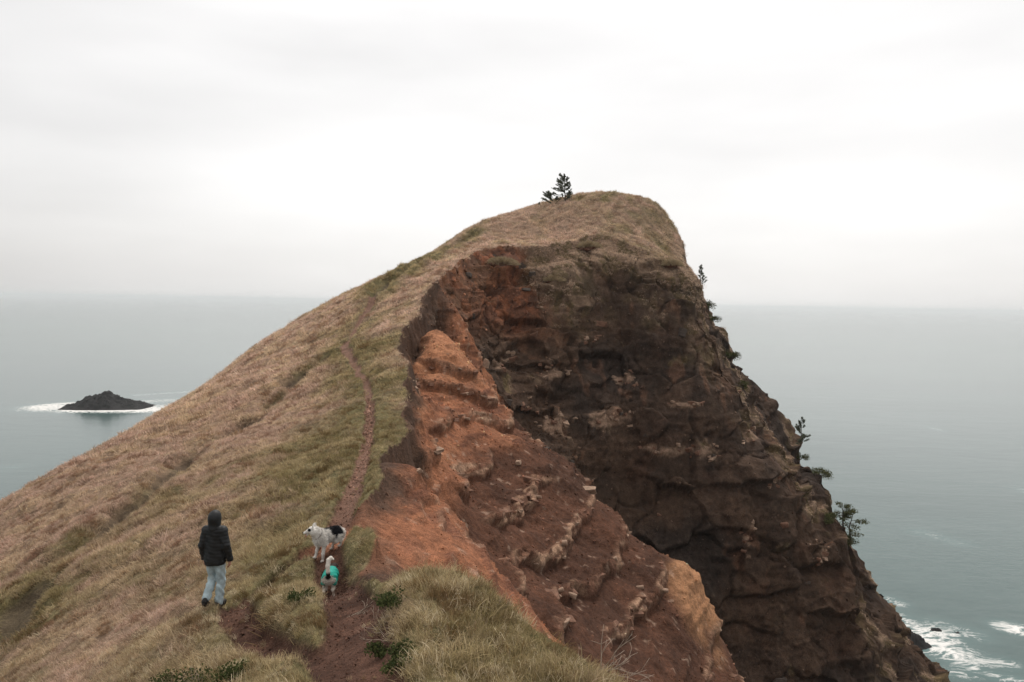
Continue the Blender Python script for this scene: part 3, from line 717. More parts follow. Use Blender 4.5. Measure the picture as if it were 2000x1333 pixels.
class MB:
    """collects tubes and small faces into one mesh"""
    def __init__(s): s.V = []; s.F = []; s.C = []
    def tube(s, pts_, radii, n=5, c=1.0):
        pts_ = [Vector(p) for p in pts_]; rings = []
        for i, p in enumerate(pts_):
            d = (pts_[min(i+1, len(pts_)-1)]-pts_[max(i-1, 0)])
            d = d.normalized() if d.length > 1e-9 else Vector((0, 0, 1))
            a = d.orthogonal().normalized(); b = d.cross(a); r = radii[i]; b0 = len(s.V)
            for k in range(n):
                an = 2*math.pi*k/n; s.V.append(tuple(p+a*(math.cos(an)*r)+b*(math.sin(an)*r))); s.C.append(c)
            rings.append(b0)
        for r0, r1 in zip(rings[:-1], rings[1:]):
            for k in range(n): s.F.append((r0+k, r0+(k+1) % n, r1+(k+1) % n, r1+k))
        s.F.append(tuple(rings[0]+k for k in range(n))[::-1]); s.F.append(tuple(rings[-1]+k for k in range(n)))
    def face(s, P_, c=1.0):
        b0 = len(s.V); s.V += [tuple(p) for p in P_]; s.C += [c]*len(P_); s.F.append(tuple(range(b0, b0+len(P_))))
    def build(s, name, mat, parent=None, smooth=True):
        me = bpy.data.meshes.new(name); me.from_pydata(s.V, [], s.F); me.materials.append(mat)
        a = me.attributes.new('shade', 'FLOAT', 'POINT'); a.data.foreach_set('value', np.array(s.C, np.float32))
        if smooth: me.polygons.foreach_set('use_smooth', np.ones(len(me.polygons), dtype=bool))
        o = bpy.data.objects.new(name, me); col.objects.link(o)
        if parent: o.parent = parent
        return o

class SDF:
    """smooth-blended capsules and ellipsoids on a voxel grid, turned into one continuous mesh"""
    def __init__(s, lo, hi, h):
        s.lo = np.array(lo, float); s.h = h; s.n = np.ceil((np.array(hi)-s.lo)/h).astype(int)+1
        s.D = np.full(tuple(s.n), 1.0, np.float32)
        s.ax = [s.lo[k]+np.arange(s.n[k])*h for k in range(3)]
    def _box(s, lo, hi):
        a = np.clip(np.floor((np.array(lo)-s.lo)/s.h).astype(int), 0, s.n-1); b = np.clip(np.ceil((np.array(hi)-s.lo)/s.h).astype(int)+1, 1, s.n)
        sl = tuple(slice(x, y) for x, y in zip(a, b)); g = np.meshgrid(*[s.ax[k][sl[k]] for k in range(3)], indexing='ij'); return sl, g
    def _merge(s, sl, d, k, sub=False):
        A = s.D[sl]
        if sub: s.D[sl] = np.maximum(A, -d); return
        h = np.clip(.5+.5*(A-d)/k, 0, 1); s.D[sl] = A*(1-h)+d*h-k*h*(1-h)
    def cap(s, a, ra, b, rb, k=.02, flat=None, sub=False):
        """tapered capsule; flat=(axis, factor) squashes the section"""
        a = np.array(a, float); b = np.array(b, float); m_ = max(ra, rb)*1.5+k*2+.03
        sl, g = s._box(np.minimum(a, b)-m_, np.maximum(a, b)+m_)
        p = np.stack(g, -1)-a; ba = b-a
        t = np.clip((p@ba)/max(ba@ba, 1e-9), 0, 1); q = p-t[..., None]*ba
        if flat: q = q.copy(); q[..., flat[0]] *= 1/flat[1]
        s._merge(sl, np.linalg.norm(q, axis=-1)-(ra+(rb-ra)*t), k, sub)
    def ell(s, c, r, k=.02, rot=None, sub=False):
        c = np.array(c, float); r = np.array(r, float); m_ = r.max()+k*2+.03
        sl, g = s._box(c-m_, c+m_); p = np.stack(g, -1)-c
        if rot is not None: p = p@np.array(Euler(rot).to_matrix())
        q = np.linalg.norm(p/r, axis=-1); q2 = np.linalg.norm(p/(r*r), axis=-1)
        s._merge(sl, q*(q-1)/np.maximum(q2, 1e-6), k, sub)
    def mesh(s):
        D = s.D; ins = D < 0; c = np.zeros(tuple(s.n-1), np.int8)
        for dx in (0, 1):
            for dy in (0, 1):
                for dz in (0, 1): c += ins[dx:s.n[0]-1+dx, dy:s.n[1]-1+dy, dz:s.n[2]-1+dz]
        cells = np.argwhere((c > 0) & (c < 8)); vid = np.full(c.shape, -1, np.int64); vid[tuple(cells.T)] = np.arange(len(cells))
        acc = np.zeros((len(cells), 3)); cnt = np.zeros(len(cells))
        cor = [(x, y, z) for x in (0, 1) for y in (0, 1) for z in (0, 1)]
        for ia, a in enumerate(cor):
            for b in cor[ia+1:]:
                if sum(abs(x-y) for x, y in zip(a, b)) != 1: continue
                da = D[tuple((cells+a).T)]; db = D[tuple((cells+b).T)]; m_ = (da < 0) != (db < 0)
                t = np.where(m_, da/np.where(m_, da-db, 1), 0); acc += np.where(m_[:, None], np.array(a)+t[:, None]*(np.array(b)-np.array(a)), 0); cnt += m_
        V = s.lo+(cells+acc/cnt[:, None])*s.h; F_ = []
        for ax in range(3):
            o1, o2 = (ax+1) % 3, (ax+2) % 3
            sl0 = [slice(1, -1)]*3; sl1 = [slice(1, -1)]*3; sl0[ax] = slice(0, -1); sl1[ax] = slice(1, None)
            e = np.argwhere(ins[tuple(sl0)] != ins[tuple(sl1)])
            off = np.array([1, 1, 1]); off[ax] = 0; e = e+off
            flip = ins[tuple(e.T)]
            u = np.zeros(3, int); u[o1] = 1; v = np.zeros(3, int); v[o2] = 1
            ok = np.all(e < np.array(c.shape), axis=1) & np.all(e-u-v >= 0, axis=1); e = e[ok]; flip = flip[ok]
            q = np.stack([vid[tuple((e-u-v).T)], vid[tuple((e-v).T)], vid[tuple(e.T)], vid[tuple((e-u).T)]], 1)
            q = np.where(flip[:, None], q, q[:, ::-1]); F_.append(q)
        return V, np.concatenate(F_)
def sdf_obj(name, S, mat, parent, colfn=None):
    V, F_ = S.mesh(); o = mesh_obj(name, V, F_, mat, parent)
    if colfn is not None: add_col(o, 'Col', colfn(V))
    return o
def vcol_mat(name, rough=.85, bumps=60., bumpd=.004, spec=.2):
    t = NT(name); pos = t.n('ShaderNodeTexCoord').outputs['Object']
    c = t.n('ShaderNodeAttribute', attribute_name='Col').outputs['Color']; n = t.noise(pos, bumps, 4, .6)
    v = t.ramp(n, .3, .7, .85, 1.15); cc = t.mix(1.0, c, t.n('ShaderNodeCombineColor', ins={0: v, 1: v, 2: v}).outputs[0], 'MULTIPLY')
    t.bsdf(cc, rough, t.bump(n, .7, bumpd), spec); return t.mat
def gz(x, y): return float(zat(x, y)[0])+EYE
# ------------------------------------------------------------------ the walker
M_SKIN = solid('skin', (.42, .22, .15), .6, .08, 30)
M_JACKET = solid('black_nylon', (.012, .013, .014), .55, .25, 25, .004, .35)
M_JEANS = solid('washed_denim', (.40, .49, .52), .9, .22, 14, .003, .1)
M_SHOE = solid('dark_shoe', (.018, .016, .015), .6, .2, 40)
M_SOLE = solid('shoe_sole', (.05, .04, .035), .8, .2, 40)
wx_, wy_ = at(428, 1180, 13.4)[:2]
person = empty('person', (wx_-.07, wy_, gz(wx_, wy_)-.02), math.radians(-6))
tag(person, 'person in black hooded puffer jacket and light blue jeans walking away', 'person')
KR, KL = (.085, .05, .47), (-.09, .10, .50); AR, AL = (.06, .0, .095), (-.10, -.13, .21)
HR, HL = (.09, 0, .88), (-.09, 0, .88)
ARMS = {1: [(.155, .0, 1.385), (.222, -.035, 1.12), (.256, .035, .865)], -1: [(-.155, .0, 1.385), (-.205, -.045, 1.12), (-.212, .03, .86)]}
b = SDF((-.42, -.36, -.02), (.42, .36, 1.80), .0085)
b.ell((0, .015, 1.585), (.078, .098, .118)); b.cap((0, -.005, 1.36), .055, (0, .005, 1.52), .052); b.cap((0, 0, 1.30), .10, (0, 0, 1.0), .095, .04); b.ell((0, 0, .92), (.125, .09, .10), .04)
b.cap((0, .105, 1.59), .014, (0, .122, 1.555), .018, .01)           # nose
for sx_ in (-1, 1):
    b.ell((sx_*.08, .01, 1.58), (.012, .022, .032), .01)              # ears
    b.ell((sx_*.034, .098, 1.605), (.016, .010, .010), .004)          # eyes
    b.cap((0, 0, 1.38), .05, ARMS[sx_][0], .05); b.cap(ARMS[sx_][0], .05, ARMS[sx_][1], .04); b.cap(ARMS[sx_][1], .038, ARMS[sx_][2], .027)
    w = np.array(ARMS[sx_][2]); pd = np.array([-sx_*.02, .02, -1.0]); pd /= np.linalg.norm(pd)
    palm = w+pd*.085; b.cap(w, .026, palm, .034, .015, (0, .6))
    for q, (off, L) in enumerate(((.030, .070), (.011, .082), (-.010, .078), (-.029, .060))):
        r0 = palm+np.array([0, off, .01]); k1 = r0+pd*L*.55+np.array([-sx_*.012, 0, 0]); k2 = k1+pd*L*.42+np.array([-sx_*.026, 0, 0])
        b.cap(r0, .0105, k1, .0095, .004); b.cap(k1, .0095, k2, .008, .004)
    th = w+pd*.035+np.array([0, .03, 0]); t1 = th+pd*.035+np.array([-sx_*.012, .028, 0]); t2 = t1+pd*.035+np.array([-sx_*.015, .006, 0])
    b.cap(th, .013, t1, .012, .006); b.cap(t1, .0115, t2, .009, .004)
for h_, k_, a_ in ((HR, KR, AR), (HL, KL, AL)):
    b.cap(h_, .07, k_, .048); b.cap(k_, .046, a_, .032)
b.cap(AR, .032, (.07, .10, .045), .03); b.cap(AL, .032, (-.115, -.04, .075), .028)
sdf_obj('body', b, M_SKIN, person)
j = SDF((-.44, -.30, .70), (.44, .30, 1.80), .0085)
j.cap((0, -.005, 1.28), .168, (0, -.01, .86), .196, .03, (1, .72)); j.cap((0, -.02, 1.40), .13, (0, -.02, 1.42), .12, .05, (1, .8))
j.cap((-.12, -.01, 1.375), .08, (.12, -.01, 1.375), .08, .05)
for sx_ in (-1, 1):
    j.cap(ARMS[sx_][0], .078, ARMS[sx_][1], .070, .03); j.cap(ARMS[sx_][1], .070, ARMS[sx_][2], .058, .02)
gxx, gyy, gzz = np.meshgrid(*j.ax, indexing='ij')
quilt = np.abs(np.sin((gzz+.012*np.sin(gxx*14)+.25*np.abs(gxx)*(np.abs(gxx) > .2))*math.pi/.062))
j.D += (.0055*(1-quilt)**2-.002+.007*np.sin(gxx*31+gzz*17)*np.sin(gzz*23-gyy*19)).astype(np.float32)
j.D = np.maximum(j.D, (.775+.01*np.sin(gxx*9)-gzz).astype(np.float32)*1.0+np.where(np.abs(gxx) > .205, -9, 0))     # hem, sleeves run lower
j.D = np.maximum(j.D, np.where(np.abs(gxx) > .195, .835-gzz, -9).astype(np.float32))
jk = sdf_obj('jacket', j, M_JACKET, person)
hd = SDF((-.2, -.2, 1.38), (.2, .2, 1.80), .0085)
hd.ell((0, -.01, 1.605), (.110, .128, .142)); hd.cap((0, -.025, 1.43), .108, (0, -.02, 1.56), .094, .05); hd.ell((0, .145, 1.585), (.075, .07, .10), .01, sub=True)
gxx, gyy, gzz = np.meshgrid(*hd.ax, indexing='ij'); hd.D += (.004*np.sin(gzz*32+gxx*12)*np.sin(gxx*18+gyy*14)).astype(np.float32)
sdf_obj('hood', hd, M_JACKET, jk)
jn = SDF((-.36, -.36, .05), (.36, .36, 1.05), .0085)
jn.ell((0, -.012, .90), (.178, .125, .13), .03)
for h_, k_, a_ in ((HR, KR, AR), (HL, KL, AL)):
    h2 = np.array(h_); k2 = np.array(k_); a2 = np.array(a_)
    jn.cap(h2-[0, 0, .03], .097, k2, .076, .03); jn.cap(k2, .075, a2+[0, .012, -.005], .073, .03)
gxx, gyy, gzz = np.meshgrid(*jn.ax, indexing='ij'); jn.D += (.009*np.sin(gzz*38+gxx*22+3*np.sin(gyy*18))*np.sin(gxx*15+gzz*9)).astype(np.float32)
sdf_obj('jeans', jn, M_JEANS, person)
for nm, a_, toe, heel in (('shoe', AR, (.08, .17, .045), (.06, -.05, .05)), ('shoe', AL, (-.125, -.015, .045), (-.095, -.20, .165))):
    sh = SDF((-.3, -.34, -.03), (.3, .32, .36), .008); a2 = np.array(a_)
    sh.cap(heel, .047, toe, .043, .02); sh.cap(a2+[0, 0, -.01], .05, heel, .045, .02); sh.cap(a2+[0, 0, .0], .046, a2-[0, 0, .02], .048, .02)
    so = sdf_obj(nm, sh, M_SHOE, person)
    mid = (np.array(toe)+np.array(heel))/2; dn = np.cross(np.array(toe)-np.array(heel), [1, 0, 0]); dn = dn/np.linalg.norm(dn); dn = -dn if dn[2] > 0 else dn
    ss = SDF((-.3, -.36, -.05), (.3, .34, .32), .008); ss.cap(np.array(heel)+dn*.034, .036, np.array(toe)+dn*.032, .036, .01); sdf_obj('sole', ss, M_SOLE, so)

# ------------------------------------------------------------------ dogs
M_FUR = vcol_mat('dog_fur', .95, 55., .012, .05)
M_DARK = solid('dark_nose', (.012, .011, .011), .35, .1, 40)
M_TONGUE = solid('tongue', (.45, .16, .15), .5, .1, 40)
M_STRAP = solid('brown_strap', (.10, .07, .05), .7, .2, 40)
M_COAT = solid('teal_fabric', (.010, .30, .235), .65, .18, 22, .004, .3)
def coat_hair(bd, n, L, seed, back=(-.8, 0, -.45), keep=None):
    """short loose fur over a body mesh"""
    me = bd.data; k = len(me.vertices); co = np.empty(k*3, np.float32); me.vertices.foreach_get('co', co); co = co.reshape(-1, 3)
    no = np.empty(k*3, np.float32); me.vertices.foreach_get('normal', no); no = no.reshape(-1, 3)
    cl_ = np.empty(k*4, np.float32); me.color_attributes['Col'].data.foreach_get('color', cl_); cl_ = cl_.reshape(-1, 4)[:, :3]
    rr = np.random.default_rng(seed); ok = np.arange(k) if keep is None else np.where(keep(co))[0]; v = rr.choice(ok, n)
    p = co[v]; d = no[v]*.55+np.array(back)*.7+rr.normal(0, .22, (n, 3)); d /= np.linalg.norm(d, axis=1, keepdims=True)
    w = np.cross(d, no[v]); w /= np.linalg.norm(w, axis=1, keepdims=True)+1e-6; l = (L*rr.uniform(.5, 1.2, n))[:, None]
    Vv = np.stack([p-w*.004, p+w*.004, p+d*l], 1).reshape(-1, 3)
    o = mesh_obj('fur', Vv, np.arange(3*n).reshape(-1, 3), M_FUR, bd, False); add_col(o, 'Col', np.repeat(cl_[v]*rr.uniform(.85, 1.12, (n, 1)), 3, 0)); tag(o, kind='stuff')
def feet_z(ox, oy, yaw, pts_):
    c, s = math.cos(yaw), math.sin(yaw); return [gz(ox+c*x-s*y, oy+s*x+c*y) for x, y in pts_]
def dog_big():
    ox, oy = at(637, 1060, 16.6)[:2]; yaw = math.radians(180+54)
    LEGS = [(.19, .11), (.25, -.10), (-.34, .12), (-.28, -.11)]
    zs = feet_z(ox, oy, yaw, LEGS); z0 = sum(zs)/4+.02; zs = [z0+(q-z0)/.87 for q in zs]
    e = empty('dog', (ox, oy, z0), yaw); e.scale = (.87,)*3; tag(e, 'large white dog with black patched back standing on the path, facing left', 'dog')
    S = SDF((-.70, -.36, -.20), (.72, .36, .90), .0095)
    S.cap((.18, 0, .44), .168, (.0, 0, .46), .160, .06, (1, .86)); S.cap((.0, 0, .46), .158, (-.22, 0, .49), .140, .06, (1, .9)); S.ell((-.29, 0, .48), (.15, .135, .14), .05)
    S.ell((.23, 0, .42), (.12, .135, .17), .05)
    S.cap((.22, 0, .52), .145, (.36, -.02, .64), .118, .05)                              # ruff and neck
    S.ell((.405, -.045, .69), (.105, .09, .088), .03, (0, 0, -.87))                       # skull
    HD = np.array([math.cos(.87), -math.sin(.87)]); HP = np.array([math.sin(.87), math.cos(.87)])
    def hp(f, l, z): q = np.array([.405, -.045])+HD*f+HP*l; return (q[0], q[1], z)
    S.cap(hp(.05, 0, .675), .060, hp(.185, 0, .615), .037, .02); S.cap(hp(.06, 0, .63), .032, hp(.14, 0, .555), .021, .012)   # muzzle, open jaw
    for sy_ in (-1, 1):
        S.cap(hp(-.02, sy_*.06, .74), .038, hp(-.03, sy_*.078, .825), .010, .012)           # ears
    for (fx, fy), zf in zip(LEGS, zs):
        zf = zf-z0
        if fx > 0:
            S.cap((.17, fy*.85, .40), .085, (.155, fy, .29), .062, .03); S.cap((.155, fy, .29), .058, ((.16+fx)/2+.01, fy, .15+zf*.6), .040, .02)
            S.cap(((.16+fx)/2+.01, fy, .15+zf*.6), .038, (fx, fy, .045+zf), .033, .02); S.ell((fx+.03, fy, .03+zf), (.058, .042, .034), .02)
        else:
            S.cap((-.28, fy*.8, .44), .118, (-.21, fy*1.0, .30), .075, .03); S.cap((-.21, fy*1.0, .30), .066, (fx-.055, fy, .185+zf*.7), .038, .02)
            S.cap((fx-.055, fy, .185+zf*.7), .035, (fx-.02, fy, .05+zf), .032, .02); S.ell((fx+.015, fy, .03+zf), (.054, .039, .032), .02)
    S.cap((-.40, 0, .53), .055, (-.49, -.01, .45), .075, .03); S.cap((-.49, -.01, .45), .075, (-.53, -.01, .28), .045, .03)
    Vn = np.stack(np.meshgrid(*S.ax, indexing='ij'), -1).reshape(-1, 3); S.D += (fbm(Vn[:, :]*np.array([16, 16, 10]), 2, 205)*.012).reshape(S.D.shape).astype(np.float32)
    def colr(V):
        n1 = fbm(V*9, 3, 201); n2 = fbm(V*28, 3, 202)
        c = np.tile(np.array([.72, .68, .63]), (len(V), 1))
        sad = sstep(.0, .2, n1*1.7+.5*sstep(.42, .56, V[:, 2])-.22+.4*sstep(.05, -.12, V[:, 0]))*sstep(.13, .03, V[:, 0])*sstep(.36, .46, V[:, 2]+n1*.1)*sstep(-.46, -.40, V[:, 0])
        tick = sstep(.1, .35, n2)*sstep(.2, .05, V[:, 0])*sstep(.32, .44, V[:, 2])*sstep(-.45, -.38, V[:, 0])*.55
        c = lerp(c, [.20, .21, .22], tick); c = lerp(c, [.014, .014, .016], sad)
        for sy_ in (-1, 1):
            ey = np.linalg.norm((V-np.array(hp(.055, sy_*.062, .705)))/np.array([.055, .055, .042]), axis=1); c = lerp(c, [.02, .02, .022], sstep(1.15, .8, ey+.3*n1))
        low = sstep(.16, .03, V[:, 2])*sstep(-.2, .4, n1)*.35; return lerp(c, [.30, .19, .13], low)
    bd = sdf_obj('body', S, M_FUR, e, colr); coat_hair(bd, 11000, .065, 3, keep=lambda c: (c[:, 2] > .29) & (c[:, 0] < .38))
    for sy_ in (-1, 1):
        c_ = np.array(hp(.088, sy_*.05, .705)); q = SDF(c_-.03, c_+.03, .005); q.ell(c_, (.014, .014, .014)); sdf_obj('eye', q, M_DARK, bd)
    c_ = np.array(hp(.218, 0, .625)); q = SDF(c_-.04, c_+.04, .006); q.ell(c_, (.02, .02, .016)); sdf_obj('nose', q, M_DARK, bd)
    a_, b_, c_ = hp(.07, 0, .612), hp(.145, 0, .575), hp(.155, 0, .52); q = SDF(np.minimum(a_, c_)-.05, np.maximum(a_, c_)+.05, .006); q.cap(a_, .017, b_, .017, .01); q.cap(b_, .017, c_, .014, .01); sdf_obj('tongue', q, M_TONGUE, bd)
    mb = MB(); ring = []
    ax_ = Vector((.14, -.02, .12)).normalized(); u_ = ax_.orthogonal().normalized(); v_ = ax_.cross(u_); ce = Vector((.27, -.006, .565))
    for k in range(25): an = 2*math.pi*k/24; ring.append(ce+u_*(.148*math.cos(an))+v_*(.148*math.sin(an)))
    mb.tube(ring, [.012]*25, 6); mb.build('collar', M_STRAP, e)
def dog_small():
    ox, oy = at(645, 1128, 15.1)[:2]; yaw = math.radians(90+6)
    LEGS = [(.17, .085), (.22, -.085), (-.20, .085), (-.24, -.085)]
    zs = feet_z(ox, oy, yaw, LEGS); z0 = min(zs)-.01
    e = empty('dog', (ox, oy, z0), yaw); e.scale = (1.08,)*3; tag(e, 'small white dog in a teal coat with raised tail, seen from behind', 'dog')
    S = SDF((-.50, -.26, -.03), (.62, .26, .92), .008)
    S.cap((.16, 0, .36), .105, (-.12, 0, .385), .098, .05); S.ell((-.20, 0, .38), (.095, .092, .10), .04)
    S.cap((.19, 0, .40), .08, (.31, -.02, .42), .062, .04); S.ell((.37, -.03, .425), (.07, .058, .056), .03); S.cap((.40, -.035, .41), .036, (.485, -.05, .38), .024, .02)
    for sy_ in (-1, 1): S.cap((.34, -.02+sy_*.045, .46), .024, (.315, -.02+sy_*.085, .435), .012, .012)
    for (fx, fy), zf in zip(LEGS, zs):
        zf -= z0
        if fx > 0:
            S.cap((.16, fy*.85, .33), .05, (.15, fy, .23), .036, .02); S.cap((.15, fy, .23), .034, (fx, fy, .11+zf*.6), .023, .02); S.cap((fx, fy, .11+zf*.6), .022, (fx, fy, .035+zf), .02, .02); S.ell((fx+.018, fy, .022+zf), (.034, .025, .021), .015)
        else:
            S.cap((-.19, fy*.8, .35), .06, (-.15, fy*1.05, .26), .038, .02); S.cap((-.15, fy*1.05, .26), .034, (fx-.03, fy, .145+zf*.7), .023, .02); S.cap((fx-.03, fy, .145+zf*.7), .022, (fx-.005, fy*1.08, .04+zf), .02, .02); S.ell((fx+.012, fy*1.08, .022+zf), (.033, .025, .021), .015)
    tp = [(-.26, 0, .43), (-.285, .004, .52), (-.27, .01, .64), (-.24, .0, .74), (-.225, -.035, .775), (-.22, -.08, .75)]
    for (a_, b_, r0, r1) in zip(tp[:-1], tp[1:], (.034, .036, .040, .040, .034), (.036, .040, .040, .034, .018)): S.cap(a_, r0, b_, r1, .015)
    def colr(V):
        n1 = fbm(V*9, 3, 211); c = np.tile(np.array([.70, .64, .57]), (len(V), 1))
        base = sstep(.09, .05, np.linalg.norm(V-np.array([-.29, 0, .465]), axis=1)+.02*n1); c = lerp(c, [.02, .018, .017], base)
        c = lerp(c, [.33, .17, .09], sstep(.1, .4, n1)*sstep(.30, .2, V[:, 2])*.35); return lerp(c, [.05, .04, .035], sstep(.05, .12, V[:, 0])*sstep(.3, .36, V[:, 2]))
    bd = sdf_obj('body', S, M_FUR, e, colr); coat_hair(bd, 2500, .022, 4, (0, 0, -.3), keep=lambda c: (c[:, 0] < -.2) & (c[:, 2] < .45) & (c[:, 2] > .2))
    C = SDF((-.36, -.22, .14), (.34, .22, .60), .0075)
    C.cap((.16, 0, .365), .128, (-.15, 0, .385), .126, .05)
    for sy_ in (-1, 1):
        C.cap((-.10, sy_*.085, .37), .058, (-.19, sy_*.10, .30), .046, .05); C.cap((.15, sy_*.08, .34), .06, (.16, sy_*.085, .24), .045, .04)
    gxx, gyy, gzz = np.meshgrid(*C.ax, indexing='ij')
    C.D += (.006*np.sin(gxx*40+gzz*30)*np.sin(gyy*35+gzz*24)).astype(np.float32)
    # open behind, over the rump, and under the belly
    op = np.sqrt((gyy/.052)**2+((gzz-.33)/.13)**2)-1
    C.D = np.maximum(C.D, np.where(gxx < -.17, -op*.04, -9).astype(np.float32)); C.D = np.maximum(C.D, np.where(np.abs(gyy) < .05, .30-gzz, -9).astype(np.float32)); C.D = np.maximum(C.D, (-.275-gxx).astype(np.float32))
    sdf_obj('coat', C, M_COAT, e)
dog_big(); dog_small()
# ------------------------------------------------------------------ trees, shrubs and dead wood
def leaf_mat(name, rgb, rgb2, transl=.25):
    t = NT(name); shd = t.n('ShaderNodeAttribute', attribute_name='shade').outputs['Fac']
    cc = t.mix(shd, rgb, rgb2); d = t.n('ShaderNodeBsdfDiffuse', ins={0: cc}); tr = t.n('ShaderNodeBsdfTranslucent', ins={0: cc})
    ms = t.n('ShaderNodeMixShader', ins={0: transl, 1: d.outputs[0], 2: tr.outputs[0]}); t.link(ms.outputs[0], t.out.inputs[0]); return t.mat
M_NEEDLE = leaf_mat('spruce_needles', (.08, .098, .066), (.17, .18, .12))
M_LEAF = leaf_mat('shrub_leaves', (.030, .042, .018), (.105, .115, .045))
M_OLEAF = leaf_mat('rim_shrub_leaves', (.040, .050, .022), (.115, .110, .048))
M_BARK = solid('bark', (.085, .066, .052), .95, .3, 30, .01)
M_DEAD = solid('bleached_wood', (.34, .27, .21), .9, .25, 30, .004)
rnd = random.Random(11)
def needles(mb, p0, p1, n, L, r=rnd):
    """short needle sprays all round a twig"""
    p0, p1 = Vector(p0), Vector(p1); ax_ = (p1-p0).normalized()
    for k in range(n):
        p = p0.lerp(p1, r.random()); d = Vector((r.gauss(0, 1), r.gauss(0, 1), r.gauss(0, 1))); d = (d-d.project(ax_)).normalized()*.8+ax_*.75
        d.normalize(); s_n = d.orthogonal().normalized()*L*.12; l = L*r.uniform(.6, 1.2)
        mb.face((p-s_n, p+s_n, p+d*l+s_n*.5, p+d*l-s_n*.5), r.random())
def conifer(name, base, H, flag, spread, nwh, label, group=None, low=.05, tilt=(0, 0), seed=1, needle=.16, dens=1.0, right=.35, fw=.75):
    """small wind-shaped spruce; flag = direction in which the limbs stream"""
    r = random.Random(seed); e = empty(name, base); tag(e, label, 'tree', group)
    tr, cr = MB(), MB(); fl = Vector(flag).normalized()
    top = Vector((tilt[0], tilt[1], H)); mid = top*.5+Vector((r.uniform(-.03, .03)*H, 0, 0))
    tp = [Vector((0, 0, -.25)), top*.25, mid, top*.8, top]; tr.tube(tp, [.028*H, .022*H, .016*H, .009*H, .003*H], 7)
    needles(cr, top*.78, top*1.02, int(60*dens), needle*.9, r)
    for k in range(nwh):
        f = low+(1-low)*(k+.5)/nwh*.97
        p = tp[0].lerp(tp[1], min(f*4, 1)) if f < .25 else top*f
        az = r.uniform(0, 2*math.pi); d = Vector((math.cos(az), math.sin(az), 0)); w = d.dot(fl)
        L = H*spread*(1-.72*f)*(right+(1-right)*max(0, .5+.5*w))*r.uniform(.7, 1.15)
        d = (d*(1.3-fw)+fl*fw*(1 if w > -.4 else -.2)+Vector((0, 0, r.uniform(.25, .6)*(.35+.65*fw/.75)))).normalized()
        q1 = p+d*L*.5+Vector((0, 0, -.02*H)); q2 = p+d*L+Vector((0, 0, .03*H)); tr.tube([p, q1, q2], [.007*H, .005*H, .002*H], 5)
        needles(cr, p.lerp(q1, .35), q1, int(26*dens), needle, r); needles(cr, q1, q2, int(46*dens), needle, r)
        for m_ in range(3):
            s0 = p.lerp(q2, r.uniform(.35, .9)); s1 = s0+(d*.7+Vector((r.uniform(-1, 1), r.uniform(-1, 1), r.uniform(-.1, .5)))*.6).normalized()*L*r.uniform(.18, .35)
            tr.tube([s0, s1], [.003*H, .0015*H], 4); needles(cr, s0, s1, int(22*dens), needle*.9, r)
    tr.build('trunk', M_BARK, e); cr.build('crown', M_NEEDLE, e, smooth=False); return e
def wpt(p, dz=0.0): return (p[0], p[1], gz(p[0], p[1])+dz)
A = at(1104, 392, 98.2); conifer('spruce_tree', wpt(A, -.1), 3.35, (-1, 0, .1), .78, 46, 'upright spruce with a bare trunk on the headland top', 'spruces on the headland top', .12, (-.12, 0), 3, .14, 2.2, .45, .38)
A = at(1086, 398, 98.8); conifer('spruce_tree', wpt(A, -.15), 1.5, (-1, 0, .35), 1.5, 22, 'low windswept spruce streaming left, beside the upright spruce', 'spruces on the headland top', .03, (-.7, .1), 5, .14, 2.4, .35, .6)
A = at(1056, 408, 98.5); conifer('spruce_seedling', wpt(A, -.1), .55, (-1, 0, .2), .5, 8, 'tiny spruce seedling left of the windswept spruce', None, .05, (-.2, 0), 6, .12, .7)
# on the right-hand edge of the cliff, seen against the sea
_ev = np.where(rockside & (P[:, 0] > 14) & (P[:, 1] > 78) & (P[:, 1] < 100))[0]; _ep = P[_ev]
def edge_pt(px, py, y):
    """foothold on the rock: outermost point of the right edge at that height"""
    q = at(px, py, y); c = _ep[(np.abs(_ep[:, 2]-q[2]) < .5) & (np.abs(_ep[:, 1]-q[1]) < 5)]
    if len(c):
        c = c[np.argmax(c[:, 0]/c[:, 1])]; q = c-np.array([.25, 0, .05])
    return tuple(q+np.array([0, 0, EYE]))
EDGE = dict(a=(1360, 556, 89), b=(1546, 856, 92.5), c=(1564, 882, 92.5), d=(1640, 1012, 84.6), e=(1666, 1044, 85.2))
conifer('spruce_tree', edge_pt(*EDGE['a']), 2.3, (.3, 0, .2), .42, 15, 'small spruce highest on the right cliff edge', 'spruces on the cliff edge', .1, (-.1, 0), 7, .16, .8)
conifer('spruce_tree', edge_pt(*EDGE['b']), 2.5, (-.2, 0, .2), .50, 16, 'dark spruce midway down the right cliff edge', 'spruces on the cliff edge', .08, (.1, 0), 8, .2, .9)
conifer('spruce_tree', edge_pt(*EDGE['c']), 1.5, (1, 0, .1), .95, 10, 'stunted spruce leaning out to sea below the dark spruce', 'spruces on the cliff edge', .08, (.9, 0), 9, .2, .8)

